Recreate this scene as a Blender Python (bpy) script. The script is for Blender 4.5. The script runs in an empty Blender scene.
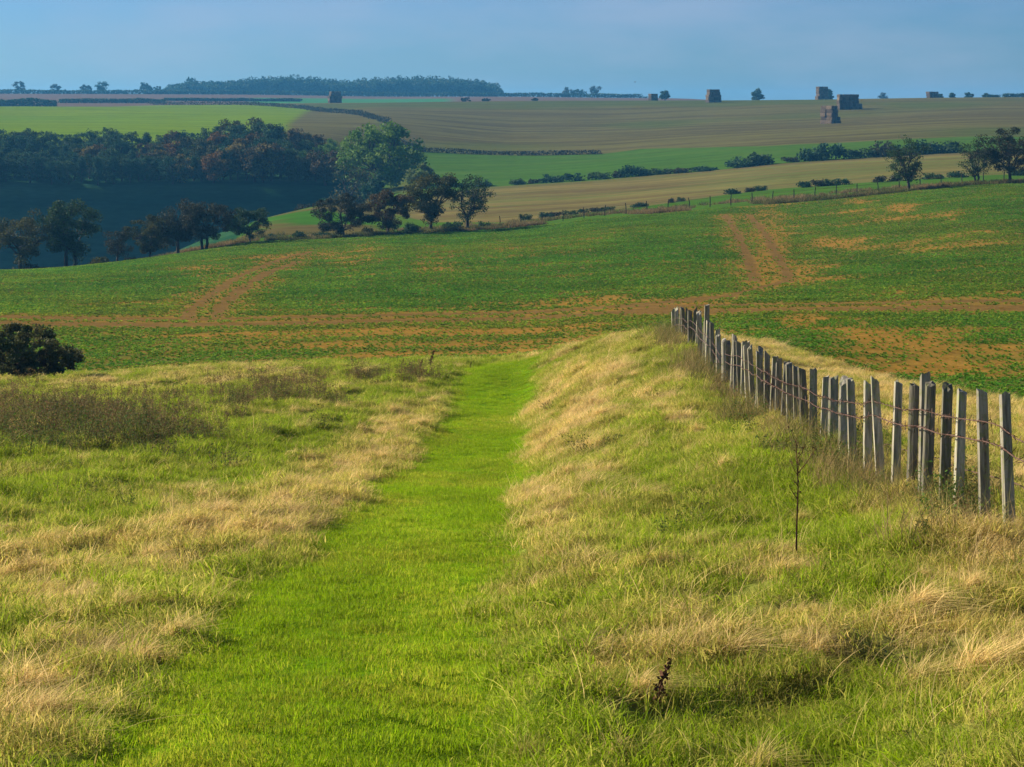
import bpy, math, random
import numpy as np
from mathutils import Vector

# ------------------------------------------------------------------ basics
F = 2000.0          # focal length in pixels of a 1024 px wide picture
CX, HY = 512.0, 110.0
EYE = 0.0           # the eye is the origin, the ground lies below it
scene = bpy.context.scene
COL = scene.collection
rs = np.random.RandomState(7)

_tab = np.random.RandomState(99).rand(256, 256)
def vnoise(x, y):
    xi = np.floor(x).astype(int); yi = np.floor(y).astype(int)
    fx = x - xi; fy = y - yi
    fx = fx*fx*(3-2*fx); fy = fy*fy*(3-2*fy)
    a = _tab[xi % 256, yi % 256]; b = _tab[(xi+1) % 256, yi % 256]
    c = _tab[xi % 256, (yi+1) % 256]; d = _tab[(xi+1) % 256, (yi+1) % 256]
    return (a*(1-fx)+b*fx)*(1-fy)+(c*(1-fx)+d*fx)*fy
def fbm(x, y, o=4, seed=0):
    s = 0; a = .5; t = 0
    x = np.asarray(x, float)+seed*17.3+500; y = np.asarray(y, float)+seed*31.7+500
    for i in range(o):
        s = s+a*vnoise(x*2**i+i*13.1, y*2**i+i*7.7); t += a; a *= .5
    return s/t
def sstep(a, b, x):
    t = np.clip((np.asarray(x, float)-a)/(b-a), 0, 1); return t*t*(3-2*t)

# ------------------------------------------------------------------ terrain profiles: (distance, picture row) or ('z')
def P(y, d): return (d, -(y-HY)/F*d)
def Z(d, z): return (d, z)
NEAR = [Z(-20, -.9), Z(0, -1.65), Z(4, -2.25)]
PROF = {
 0:   NEAR+[P(767, 8.5), P(655, 12), P(565, 17), P(485, 24), P(440, 30), P(405, 40), P(384, 50), P(380, 55), P(374, 62), P(340, 80), P(300, 115), P(270, 190),
      Z(205, -17.5), Z(230, -21.5), Z(300, -29), Z(374, -32), Z(391, -14.6), P(176, 402), P(150, 440), P(137, 480), P(121, 620), P(106.5, 800), Z(900, .6), P(103.5, 1000), P(97, 1300), P(93.5, 1500), Z(2000, 9), Z(3500, -10)],
 250: NEAR+[P(767, 8.7), P(640, 12.3), P(560, 16.5), P(515, 20.5), P(450, 30), P(400, 41), P(374, 50), P(370, 55), P(364, 62), P(333, 80), P(300, 109), P(242, 205),
      P(236, 230), P(222, 280), Z(320, -23), Z(374, -31), Z(390.5, -14.8), P(178, 401), P(152, 440), P(138, 480), P(122, 600), P(107.5, 800), P(104, 900), P(102.7, 1000), P(101.5, 1100), P(97, 1300), P(94.5, 1500), Z(2000, 9), Z(3500, -10)],
 325: NEAR+[P(767, 8.7), P(640, 12.3), P(560, 16.5), P(515, 20.5), P(462, 29), P(430, 35), P(400, 41.5), P(371, 50), P(368, 54), P(361, 62), P(331, 80), P(300, 108), P(238, 210),
      P(229, 235), P(205, 288), Z(320, -18), Z(375, -30), Z(390.5, -15), P(180, 402), P(152, 445), P(138, 490), P(122, 600), P(109, 800), P(103, 900), Z(950, 3), P(101.6, 1100), P(97, 1350), P(95.3, 1500), Z(2000, 9), Z(3500, -10)],
 384: NEAR+[P(767, 8.8), P(640, 12.3), P(560, 16.5), P(515, 20.5), P(470, 28), P(430, 35), P(400, 41.5), P(368, 49), P(366, 54), P(358, 62), P(330, 80), P(300, 106), P(234, 212),
      P(227, 240), P(213, 290), P(195, 370), P(182, 400), P(150, 480), P(122, 600), P(112, 700), P(102.7, 900), Z(950, 3), P(101.7, 1100), P(97, 1400), P(96, 1500), Z(2000, 9), Z(3500, -10)],
 512: NEAR+[P(767, 9), P(640, 12.3), P(560, 16.5), P(515, 20.5), P(478, 27), P(430, 36), P(400, 42), P(364, 49), P(362, 53), P(355, 62), P(330, 80), P(300, 105), P(250, 165), P(227, 220),
      P(222, 240), P(212, 270), P(185, 370), P(155, 480), P(130, 620), P(101, 900), Z(960, 3.5), Z(1100, 5), P(97, 1500), Z(2000, 9), Z(3500, -10)],
 600: NEAR+[P(758, 9), P(630, 12.3), P(548, 16.5), P(500, 20.5), P(450, 27), P(392, 36), P(350, 44), P(342, 48), P(345, 54), P(346, 62), P(324, 80), P(297, 105), P(243, 165), P(218, 220),
      P(207, 270), P(179, 370), P(152, 480), P(126, 640), P(100.7, 900), Z(960, 4), Z(1100, 5), P(98, 1500), Z(2000, 7), Z(3500, -10)],
 690: NEAR+[P(755, 9), P(612, 13), P(540, 16.5), P(490, 20.5), P(432, 27), P(376, 35), P(336, 43), P(335, 48), P(339, 54), P(341, 62), P(319, 80), P(293, 105), P(250, 147), P(211, 220),
      P(198, 270), P(172, 370), P(149, 460), P(125, 620), P(100.5, 880), Z(950, 3.5), Z(1100, 4), P(99, 1500), Z(2000, 5), Z(3500, -12)],
 800: NEAR+[P(760, 9), P(612, 12.3), P(535, 16.5), P(480, 20.5), P(430, 25), P(407, 32), P(386, 40), P(362, 50), P(338, 62), P(314, 80), P(290, 105), P(250, 148), P(203, 220),
      P(188, 270), P(162, 370), P(145, 440), P(123, 600), P(99.8, 850), Z(950, 3), Z(1500, 3), Z(2000, 3), Z(3500, -12)],
 1024: NEAR+[P(767, 8), P(610, 12), P(540, 14.4), P(478, 18), P(432, 28), P(400, 39), P(372, 50), P(345, 60), P(320, 75), P(312, 82), P(250, 130), P(185, 220),
      P(174, 270), P(152, 370), P(137, 430), P(115, 600), P(97.3, 850), Z(950, 4.2), Z(1500, 4), Z(2000, 3), Z(3500, -12)],
}
def pchip(x, y, q):
    x = np.array(x, float); y = np.array(y, float)
    h = np.diff(x); d = np.diff(y)/h
    m = np.zeros_like(x)
    for i in range(1, len(x)-1):
        if d[i-1]*d[i] > 0:
            w1 = 2*h[i]+h[i-1]; w2 = h[i]+2*h[i-1]
            m[i] = (w1+w2)/(w1/d[i-1]+w2/d[i])
    m[0] = d[0]; m[-1] = d[-1]
    i = np.clip(np.searchsorted(x, q)-1, 0, len(h)-1)
    t = np.clip((q-x[i])/h[i], 0, 1)
    return ((1+2*t)*(1-t)**2)*y[i]+t*(1-t)**2*h[i]*m[i]+t*t*(3-2*t)*y[i+1]+t*t*(t-1)*h[i]*m[i+1]
def yw(Y): return np.log(np.maximum(Y, -20)+30)
_lut_q = np.linspace(yw(-20.), yw(3600.), 9000)
_cols = sorted(PROF)
_LUT = np.array([pchip([float(yw(d)) for d, z in PROF[c]], [z for d, z in PROF[c]], _lut_q) for c in _cols])
_cx = np.array(_cols, float)
def base_height(X, Y):
    X = np.asarray(X, float); Y = np.asarray(Y, float)
    px = CX+F*X/np.maximum(Y, 8.0)
    px = np.clip(px, 0, 1024)
    q = (yw(Y)-_lut_q[0])/(_lut_q[1]-_lut_q[0]); q = np.clip(q, 0, len(_lut_q)-1.001)
    qi = q.astype(int); qf = q-qi
    j = np.clip(np.searchsorted(_cx, px)-1, 0, len(_cx)-2)
    def col(k):
        k = np.clip(k, 0, len(_cx)-1)
        return _LUT[k, qi]*(1-qf)+_LUT[k, qi+1]*qf
    p0, p1, p2, p3 = col(j-1), col(j), col(j+1), col(j+2)
    x0 = _cx[np.clip(j-1, 0, len(_cx)-1)]; x1 = _cx[j]; x2 = _cx[j+1]; x3 = _cx[np.clip(j+2, 0, len(_cx)-1)]
    t = (px-x1)/(x2-x1)
    m1 = np.where(j > 0, (p2-p0)/np.maximum(x2-x0, 1), 0)*(x2-x1)
    m2 = np.where(j < len(_cx)-2, (p3-p1)/np.maximum(x3-x1, 1), 0)*(x2-x1)
    d = (p2-p1)      # limit overshoot
    lim = 3*np.abs(d)
    m1 = np.clip(m1, -lim, lim)*(m1*d > 0); m2 = np.clip(m2, -lim, lim)*(m2*d > 0)
    return (1+2*t)*(1-t)**2*p1+t*(1-t)**2*m1+t*t*(3-2*t)*p2+t*t*(t-1)*m2

# the mown path in the ground plane: picture row -> left and right edge
PATH_D = np.array([0, 8.8, 12.3, 16.5, 20.5, 27, 36, 42, 49, 54])
PATH_L = np.array([15, 55, 178, 282, 341, 385, 428, 446, 466, 476.])
PATH_R = np.array([480, 492, 500, 518, 524, 526, 531, 536, 547, 548.])
def path_mask(X, Y, soft=.12):
    d = np.clip(Y, 8.8, 54)
    l = (np.interp(d, PATH_D, PATH_L)-CX)/F*d; r = (np.interp(d, PATH_D, PATH_R)-CX)/F*d
    w = (fbm(X*.8, Y*.5, 3, 5)-.5)*.5+(fbm(X*3, Y*2, 2, 6)-.5)*.25
    return sstep(-soft, soft, X-l+w)*sstep(-soft, soft, r-X+w)*(1-sstep(50, 53.5, Y+w*2))
def meadow_mask(X, Y):
    """1 on the rough grassland, 0 on the arable field."""
    w = (fbm(X*.25, Y*.2, 3, 8)-.5)*3
    lim = 58+w - np.clip(X-4.5, 0, 9)*.0
    front = 1-sstep(-.7, .7, Y-lim)
    xb = np.interp(Y, [0, 15, 25, 42, 50, 56, 60], [16, 14, 11, 9.2, 8.2, 7.6, 7.0])
    right = 1-sstep(-.4, .4, X-xb+w*.25)
    return front*right

def height(X, Y):
    X = np.asarray(X, float); Y = np.asarray(Y, float)
    z = base_height(X, Y)
    m = meadow_mask(X, Y); p = path_mask(X, Y, .3)
    rough = (fbm(X*.55, Y*.45, 3, 1)-.5)*.22+(fbm(X*2.4, Y*2.0, 3, 2)-.5)*.26
    z = z+m*(1-p)*rough*sstep(2, 7, Y)+m*p*((fbm(X*.8, Y*.3, 3, 3)-.5)*.10-.05)
    far = sstep(60, 90, Y)
    z = z+far*(fbm(X*.03, Y*.02, 3, 4)-.5)*.5*(1-sstep(700, 900, Y))
    return z
def gh(x, y): return float(height(np.array([x]), np.array([y]))[0])
def proj_row(X, Y, z): return HY-F*z/np.maximum(Y, 1)
def solve_D(x, y, lo, hi):
    """distance at which the ground is seen at picture point (x, y)"""
    Y = np.exp(np.linspace(math.log(lo), math.log(hi), 500))
    X = (x-CX)/F*Y
    r = proj_row(X, Y, base_height(X, Y))
    return float(Y[np.argmin(np.abs(r-y))])

# ------------------------------------------------------------------ mesh builder
def mk_mesh(name, V, Q=None, T=None, smooth=False, attrs=None, mats=None, midx=None):
    me = bpy.data.meshes.new(name)
    V = np.asarray(V, np.float32).reshape(-1, 3)
    me.vertices.add(len(V)); me.vertices.foreach_set('co', V.ravel())
    nq = 0 if Q is None else len(Q); nt = 0 if T is None else len(T)
    loops = []
    if nq: loops.append(np.asarray(Q, np.int32).ravel())
    if nt: loops.append(np.asarray(T, np.int32).ravel())
    if loops:
        L = np.concatenate(loops)
        me.loops.add(len(L)); me.loops.foreach_set('vertex_index', L)
        st = np.concatenate([np.arange(nq)*4, nq*4+np.arange(nt)*3]).astype(np.int32)
        me.polygons.add(nq+nt)
        me.polygons.foreach_set('loop_start', st)
        me.polygons.foreach_set('loop_total', np.concatenate([np.full(nq, 4), np.full(nt, 3)]).astype(np.int32))
        me.polygons.foreach_set('use_smooth', np.full(nq+nt, smooth))
        if midx is not None: me.polygons.foreach_set('material_index', np.asarray(midx, np.int32))
    for k, (kind, arr) in (attrs or {}).items():
        a = me.attributes.new(k, kind, 'POINT')
        if kind == 'FLOAT': a.data.foreach_set('value', np.asarray(arr, np.float32).ravel())
        elif kind == 'FLOAT_COLOR': a.data.foreach_set('color', np.asarray(arr, np.float32).ravel())
        elif kind == 'FLOAT_VECTOR': a.data.foreach_set('vector', np.asarray(arr, np.float32).ravel())
        elif kind == 'INT': a.data.foreach_set('value', np.asarray(arr, np.int32).ravel())
    for m in (mats or []): me.materials.append(m)
    me.update(calc_edges=True)
    return me
def link(name, me, parent=None, loc=None):
    o = bpy.data.objects.new(name, me); COL.objects.link(o)
    if parent: o.parent = parent
    if loc is not None: o.location = loc
    return o
def tag(o, label=None, cat=None, group=None, kind=None):
    if label: o['label'] = label
    if cat: o['category'] = cat
    if group: o['group'] = group
    if kind: o['kind'] = kind
    return o
def empty(name, loc=(0, 0, 0), rz=0.0):
    o = bpy.data.objects.new(name, None); o.empty_display_size = .3
    COL.objects.link(o); o.location = loc; o.rotation_euler = (0, 0, rz); return o

def tube(pts, rads, n=6, cap=True):
    """one tapered tube along a polyline -> verts, quads, tris"""
    pts = np.asarray(pts, float); k = len(pts)
    V = []; 
    prev = None
    for i in range(k):
        t = pts[min(i+1, k-1)]-pts[max(i-1, 0)]; t = t/(np.linalg.norm(t)+1e-9)
        if prev is None:
            a = np.array([0, 0, 1.]) if abs(t[2]) < .9 else np.array([1., 0, 0])
            u = np.cross(t, a)
        else:
            u = prev-t*np.dot(prev, t)
        u = u/(np.linalg.norm(u)+1e-9); prev = u
        v = np.cross(t, u)
        for j in range(n):
            an = 2*math.pi*j/n
            V.append(pts[i]+rads[i]*(math.cos(an)*u+math.sin(an)*v))
    Q = []
    for i in range(k-1):
        for j in range(n):
            Q.append((i*n+j, i*n+(j+1) % n, (i+1)*n+(j+1) % n, (i+1)*n+j))
    V.append(pts[-1]); T = []
    if cap:
        for j in range(n): T.append(((k-1)*n+j, (k-1)*n+(j+1) % n, k*n))
    return np.array(V), Q, T
class MB:
    def __init__(s): s.V = []; s.Q = []; s.T = []; s.n = 0; s.A = []
    def add(s, V, Q=(), T=(), a=None):
        V = np.asarray(V, float).reshape(-1, 3)
        s.V.append(V)
        if len(Q): s.Q.append(np.asarray(Q, int)+s.n)
        if len(T): s.T.append(np.asarray(T, int)+s.n)
        s.A.append(np.zeros(len(V)) if a is None else np.broadcast_to(np.asarray(a, float), (len(V),)))
        s.n += len(V)
    def mesh(s, name, mat, smooth=False):
        return mk_mesh(name, np.concatenate(s.V), np.concatenate(s.Q) if s.Q else None, np.concatenate(s.T) if s.T else None,
                       smooth, {'bl': ('FLOAT', np.concatenate(s.A))}, [mat])

# ------------------------------------------------------------------ materials
def new_mat(name):
    m = bpy.data.materials.new(name); m.use_nodes = True
    nt = m.node_tree; nt.nodes.clear(); return m, nt
def N(nt, t, **kw):
    n = nt.nodes.new(t)
    for k, v in kw.items():
        if k.startswith('i_'): n.inputs[int(k[2:])].default_value = v
        else: setattr(n, k, v)
    return n
def mixc(nt, fac, a, b, blend='MIX'):
    n = nt.nodes.new('ShaderNodeMix'); n.data_type = 'RGBA'; n.blend_type = blend
    for sock, v in ((n.inputs[0], fac), (n.inputs[6], a), (n.inputs[7], b)):
        if isinstance(v, bpy.types.NodeSocket): nt.links.new(v, sock)
        else: sock.default_value = v if not isinstance(v, tuple) else (*v, 1) if len(v) == 3 else v
    return n.outputs[2]
def math_(nt, op, a, b=0.0, clamp=False):
    n = nt.nodes.new('ShaderNodeMath'); n.operation = op; n.use_clamp = clamp
    for s, v in ((n.inputs[0], a), (n.inputs[1], b)):
        if isinstance(v, bpy.types.NodeSocket): nt.links.new(v, s)
        else: s.default_value = v
    return n.outputs[0]
def attr(nt, name, typ='GEOMETRY'):
    n = nt.nodes.new('ShaderNodeAttribute'); n.attribute_name = name; n.attribute_type = typ; return n
def mr(nt, v, a, b, c, d):
    n = nt.nodes.new('ShaderNodeMapRange'); nt.links.new(v, n.inputs[0])
    for i, q in enumerate((a, b, c, d)): n.inputs[i+1].default_value = q
    return n.outputs[0]
def noise(nt, scale, detail=4, rough=.55, coord=None, stretch=None):
    n = nt.nodes.new('ShaderNodeTexNoise'); n.inputs['Scale'].default_value = scale
    n.inputs['Detail'].default_value = detail; n.inputs['Roughness'].default_value = rough
    if coord is None:
        g = nt.nodes.new('ShaderNodeNewGeometry'); coord = g.outputs['Position']
    if stretch:
        mp = nt.nodes.new('ShaderNodeMapping'); mp.inputs['Scale'].default_value = stretch
        nt.links.new(coord, mp.inputs['Vector']); coord = mp.outputs[0]
    nt.links.new(coord, n.inputs['Vector'])
    return n.outputs['Fac']
def out(nt, sh):
    o = nt.nodes.new('ShaderNodeOutputMaterial'); nt.links.new(sh, o.inputs['Surface'])

def ground_mat(name, scale=1.0, var=.35, bump=.05, rough=.95, stretch=None):
    """soil / turf surface: base colour from the surveyed 'col' attribute, broken by noise at three scales"""
    m, nt = new_mat(name)
    c = attr(nt, 'col').outputs['Color']
    n1 = noise(nt, 6*scale, 5, .65, None, stretch); n2 = noise(nt, .7*scale, 4, .6, None, stretch)
    f = math_(nt, 'ADD', mr(nt, n1, .25, .75, 1-var, 1+var), mr(nt, n2, .3, .7, -.18, .18))
    hs = nt.nodes.new('ShaderNodeHueSaturation'); nt.links.new(c, hs.inputs['Color']); nt.links.new(f, hs.inputs['Value'])
    b = nt.nodes.new('ShaderNodeBsdfPrincipled'); b.inputs['Roughness'].default_value = rough
    b.inputs['Specular IOR Level'].default_value = 0.0
    nt.links.new(hs.outputs[0], b.inputs['Base Color'])
    bp = nt.nodes.new('ShaderNodeBump'); bp.inputs['Strength'].default_value = .8; bp.inputs['Distance'].default_value = bump
    nt.links.new(n1, bp.inputs['Height']); nt.links.new(bp.outputs[0], b.inputs['Normal'])
    out(nt, b.outputs[0]); return m

def leaf_mat(name, ca, cb, transl=.35, inst=False, cc=None, contrast=1.0, rough=.75, spec=.10):
    """foliage / blades: mix ca->cb by instance 'dry' (+ per blade 'bl'); brightness varies per blade"""
    m, nt = new_mat(name)
    bl = attr(nt, 'bl').outputs['Fac']
    if inst:
        dry = attr(nt, 'dry', 'INSTANCER').outputs['Fac']; tn = attr(nt, 'tone', 'INSTANCER').outputs['Fac']
        f = math_(nt, 'ADD', dry, math_(nt, 'MULTIPLY', math_(nt, 'SUBTRACT', bl, .5), .9*contrast), True)
        bright = math_(nt, 'ADD', mr(nt, math_(nt, 'FRACT', math_(nt, 'MULTIPLY', bl, 7.31)), 0, 1, .65, 1.3), math_(nt, 'SUBTRACT', tn, .5))
    else:
        n = noise(nt, 1.2, 3, .6)
        f = math_(nt, 'ADD', mr(nt, n, .35, .65, -.25, .25), bl, True)
        bright = mr(nt, math_(nt, 'FRACT', math_(nt, 'MULTIPLY', bl, 7.31)), 0, 1, .7, 1.3)
    c = mixc(nt, f, ca, cb)
    hs = nt.nodes.new('ShaderNodeHueSaturation'); nt.links.new(c, hs.inputs['Color']); nt.links.new(bright, hs.inputs['Value'])
    b = nt.nodes.new('ShaderNodeBsdfPrincipled'); b.inputs['Roughness'].default_value = rough
    b.inputs['Specular IOR Level'].default_value = spec
    nt.links.new(hs.outputs[0], b.inputs['Base Color'])
    t = nt.nodes.new('ShaderNodeBsdfTranslucent'); nt.links.new(hs.outputs[0], t.inputs['Color'])
    mx = nt.nodes.new('ShaderNodeMixShader'); mx.inputs[0].default_value = transl
    nt.links.new(b.outputs[0], mx.inputs[1]); nt.links.new(t.outputs[0], mx.inputs[2])
    out(nt, mx.outputs[0]); return m

def wood_mat(name, ca, cb, scale=8, stretch=(1, 1, .12), bump=.01, lichen=None):
    m, nt = new_mat(name)
    tc = nt.nodes.new('ShaderNodeTexCoord'); oi = nt.nodes.new('ShaderNodeObjectInfo')
    va = nt.nodes.new('ShaderNodeVectorMath'); va.operation = 'ADD'
    nt.links.new(tc.outputs['Object'], va.inputs[0]); nt.links.new(oi.outputs['Location'], va.inputs[1])
    n = noise(nt, scale, 6, .7, va.outputs[0], stretch)
    c = mixc(nt, mr(nt, n, .3, .7, 0, 1), ca, cb)
    if lichen:
        n2 = noise(nt, 14, 5, .7, va.outputs[0])
        c = mixc(nt, mr(nt, n2, .5, .62, 0, .75), c, lichen)
    hs = nt.nodes.new('ShaderNodeHueSaturation'); nt.links.new(c, hs.inputs['Color'])
    nt.links.new(mr(nt, oi.outputs['Random'], 0, 1, .4, 1.15), hs.inputs['Value'])
    b = nt.nodes.new('ShaderNodeBsdfPrincipled'); b.inputs['Roughness'].default_value = .9
    b.inputs['Specular IOR Level'].default_value = .15
    nt.links.new(hs.outputs[0], b.inputs['Base Color'])
    bp = nt.nodes.new('ShaderNodeBump'); bp.inputs['Distance'].default_value = bump; bp.inputs['Strength'].default_value = 1
    nt.links.new(n, bp.inputs['Height']); nt.links.new(bp.outputs[0], b.inputs['Normal'])
    out(nt, b.outputs[0]); return m

M_turf = ground_mat('meadow turf', 1.5, .4, .03)
M_soil = ground_mat('arable soil', 1.2, .45, .06)
M_far = ground_mat('distant fields', .25, .30, .1, stretch=(.25, 1, 1))
M_grass = leaf_mat('grass blades', (.225, .330, .006), (.72, .52, .16), .5, True)
M_lawn = leaf_mat('mown grass blades', (.220, .355, .004), (.50, .44, .05), .5, True)
M_straw = leaf_mat('dead grass blades', (.34, .34, .04), (.80, .58, .24), .4, True)
M_crop = leaf_mat('crop leaves', (.092, .275, .024), (.28, .31, .03), .4, True, rough=.85, spec=.04)
M_margin = leaf_mat('margin grass blades', (.09, .12, .02), (.32, .22, .09), .3, True)
M_weed = leaf_mat('weed leaves', (.07, .14, .02), (.22, .13, .06), .35, True, rough=.8, spec=.08)
M_bark = wood_mat('bark', (.035, .028, .022), (.09, .075, .06))
M_post = wood_mat('weathered timber', (.09, .078, .055), (.62, .55, .41), 26, (1, 1, .08), .012, (.30, .32, .12))
M_stalk = wood_mat('dead stalk', (.08, .036, .018), (.20, .088, .04), 20)
M_straw_bale = wood_mat('straw bale', (.08, .058, .036), (.20, .14, .082), 2.2, (1, 1, 2.5), .08)
def wire_mat():
    m, nt = new_mat('rusty wire')
    n = noise(nt, 30, 3)
    c = mixc(nt, n, (.06, .022, .012), (.15, .07, .04))
    b = nt.nodes.new('ShaderNodeBsdfPrincipled'); b.inputs['Roughness'].default_value = .75; b.inputs['Metallic'].default_value = .2
    nt.links.new(c, b.inputs['Base Color']); out(nt, b.outputs[0]); return m
M_wire = wire_mat()

# ------------------------------------------------------------------ ground colour survey
def densify(px, lo, hi, step=.6):
    pts = []
    for (x, y) in px:
        D = solve_D(x, y, lo, hi); pts.append(((x-CX)/F*D, D))
    P_ = np.array(pts); outp = [P_[0]]
    for a, b in zip(P_[:-1], P_[1:]):
        n = max(2, int(np.linalg.norm(b-a)/step))
        for i in range(1, n+1): outp.append(a+(b-a)*i/n)
    return np.array(outp)
def seg_dist(X, Y, line):
    """distance to a polyline (ground coordinates)"""
    best = np.full(X.shape, 1e9)
    line = line[::3] if len(line) > 12 else line
    for a, b in zip(line[:-1], line[1:]):
        ab = b-a; L = ab.dot(ab)+1e-9
        t = np.clip(((X-a[0])*ab[0]+(Y-a[1])*ab[1])/L, 0, 1)
        d = np.hypot(X-a[0]-t*ab[0], Y-a[1]-t*ab[1])
        best = np.minimum(best, d)
    return best
TRACKS = [  # (picture polyline, half width m)
 ([(725, 215), (731, 224), (738, 235), (748, 258), (757, 281)], .42),
 ([(748, 215), (757, 224), (767, 236), (778, 256), (788, 272), (785, 281), (760, 287), (725, 295), (690, 302)], .42),
 ([(0, 324), (100, 325), (230, 325), (360, 322), (480, 319), (560, 316), (640, 310), (700, 306)], 1.7),
 ([(0, 317), (100, 319), (230, 319), (360, 316), (480, 312), (560, 309), (640, 304), (720, 296)], 1.3),
 ([(640, 312), (740, 311), (860, 309), (1024, 307)], 2.2),
 ([(640, 306), (740, 305), (860, 303), (1024, 300)], 1.4),
 ([(186, 319), (192, 308), (212, 292), (240, 276), (275, 262), (310, 252)], .45),
 ([(216, 316), (222, 303), (240, 288), (268, 273), (300, 262)], .45),
]
TR = [(densify(p, 58, 225), w) for p, w in TRACKS]
# orange-yellow thin patches: picture centre, radii (px), strength
THIN = [(770, 250, 30, 45, .75), (800, 272, 35, 14, .7), (835, 241, 30, 7, .8), (775, 217, 40, 8, .6), (900, 210, 18, 4, .9), (880, 215, 55, 9, .45), (860, 203, 15, 3, .8),
        (960, 245, 60, 9, .35), (1000, 232, 40, 5, .35), (950, 218, 20, 10, .35), (660, 306, 110, 9, .75), (520, 316, 150, 8, .5), (215, 285, 40, 30, .45), (300, 256, 70, 7, .5),
        (355, 262, 35, 14, .45), (430, 265, 22, 20, .45), (440, 255, 30, 4, .5), (360, 310, 200, 9, .35), (500, 240, 25, 12, .35), (590, 240, 20, 12, .25),
        (470, 330, 230, 12, .5), (420, 345, 260, 10, .55), (250, 335, 220, 8, .5), (100, 300, 120, 6, .3), (60, 345, 90, 6, .2), (910, 342, 70, 12, .8), (960, 354, 80, 9, .8), (870, 335, 45, 9, .9), (930, 372, 90, 7, .9), (800, 322, 25, 8, .8), (980, 330, 50, 5, .3), (900, 292, 60, 6, .5), (1000, 290, 50, 6, .4)]
def field_cover(X, Y):
    """returns (track, thin) masks on the green field"""
    tr = np.zeros(X.shape); halo = np.zeros(X.shape)
    for line, w in TR:
        d = seg_dist(X, Y, line)
        tr = np.maximum(tr, 1-sstep(w*.5, w*1.35, d+(fbm(X*.7, Y*.7, 2, 21)-.5)*.5))
        halo = np.maximum(halo, .72*(1-sstep(w*1.2, w*1.2+2.6, d+(fbm(X*.3, Y*.3, 3, 26)-.5)*4)))
    Ys = np.maximum(Y, 1)
    px = CX+F*X/Ys; py = proj_row(X, Ys, base_height(X, Y))
    th = np.zeros(X.shape)
    wx = (fbm(px*.03, py*.09, 3, 22)-.5)*30; wy = (fbm(px*.03, py*.09, 3, 23)-.5)*16
    for (cx, cy, rx, ry, s) in THIN:
        q = ((px+wx-cx)/rx)**2+((py+wy-cy)/ry)**2
        th = np.maximum(th, s*np.exp(-q*.8))
    # long drilled streaks following the rows
    st = fbm(X*.10+Y*.035, Y*.30-X*.05, 4, 24)
    th = np.clip(th*1.25+sstep(.50, .72, st)*.45+(fbm(X*.5, Y*.5, 3, 25)-.5)*.45, 0, 1)
    th = np.maximum(th, halo)
    return tr, th

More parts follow.
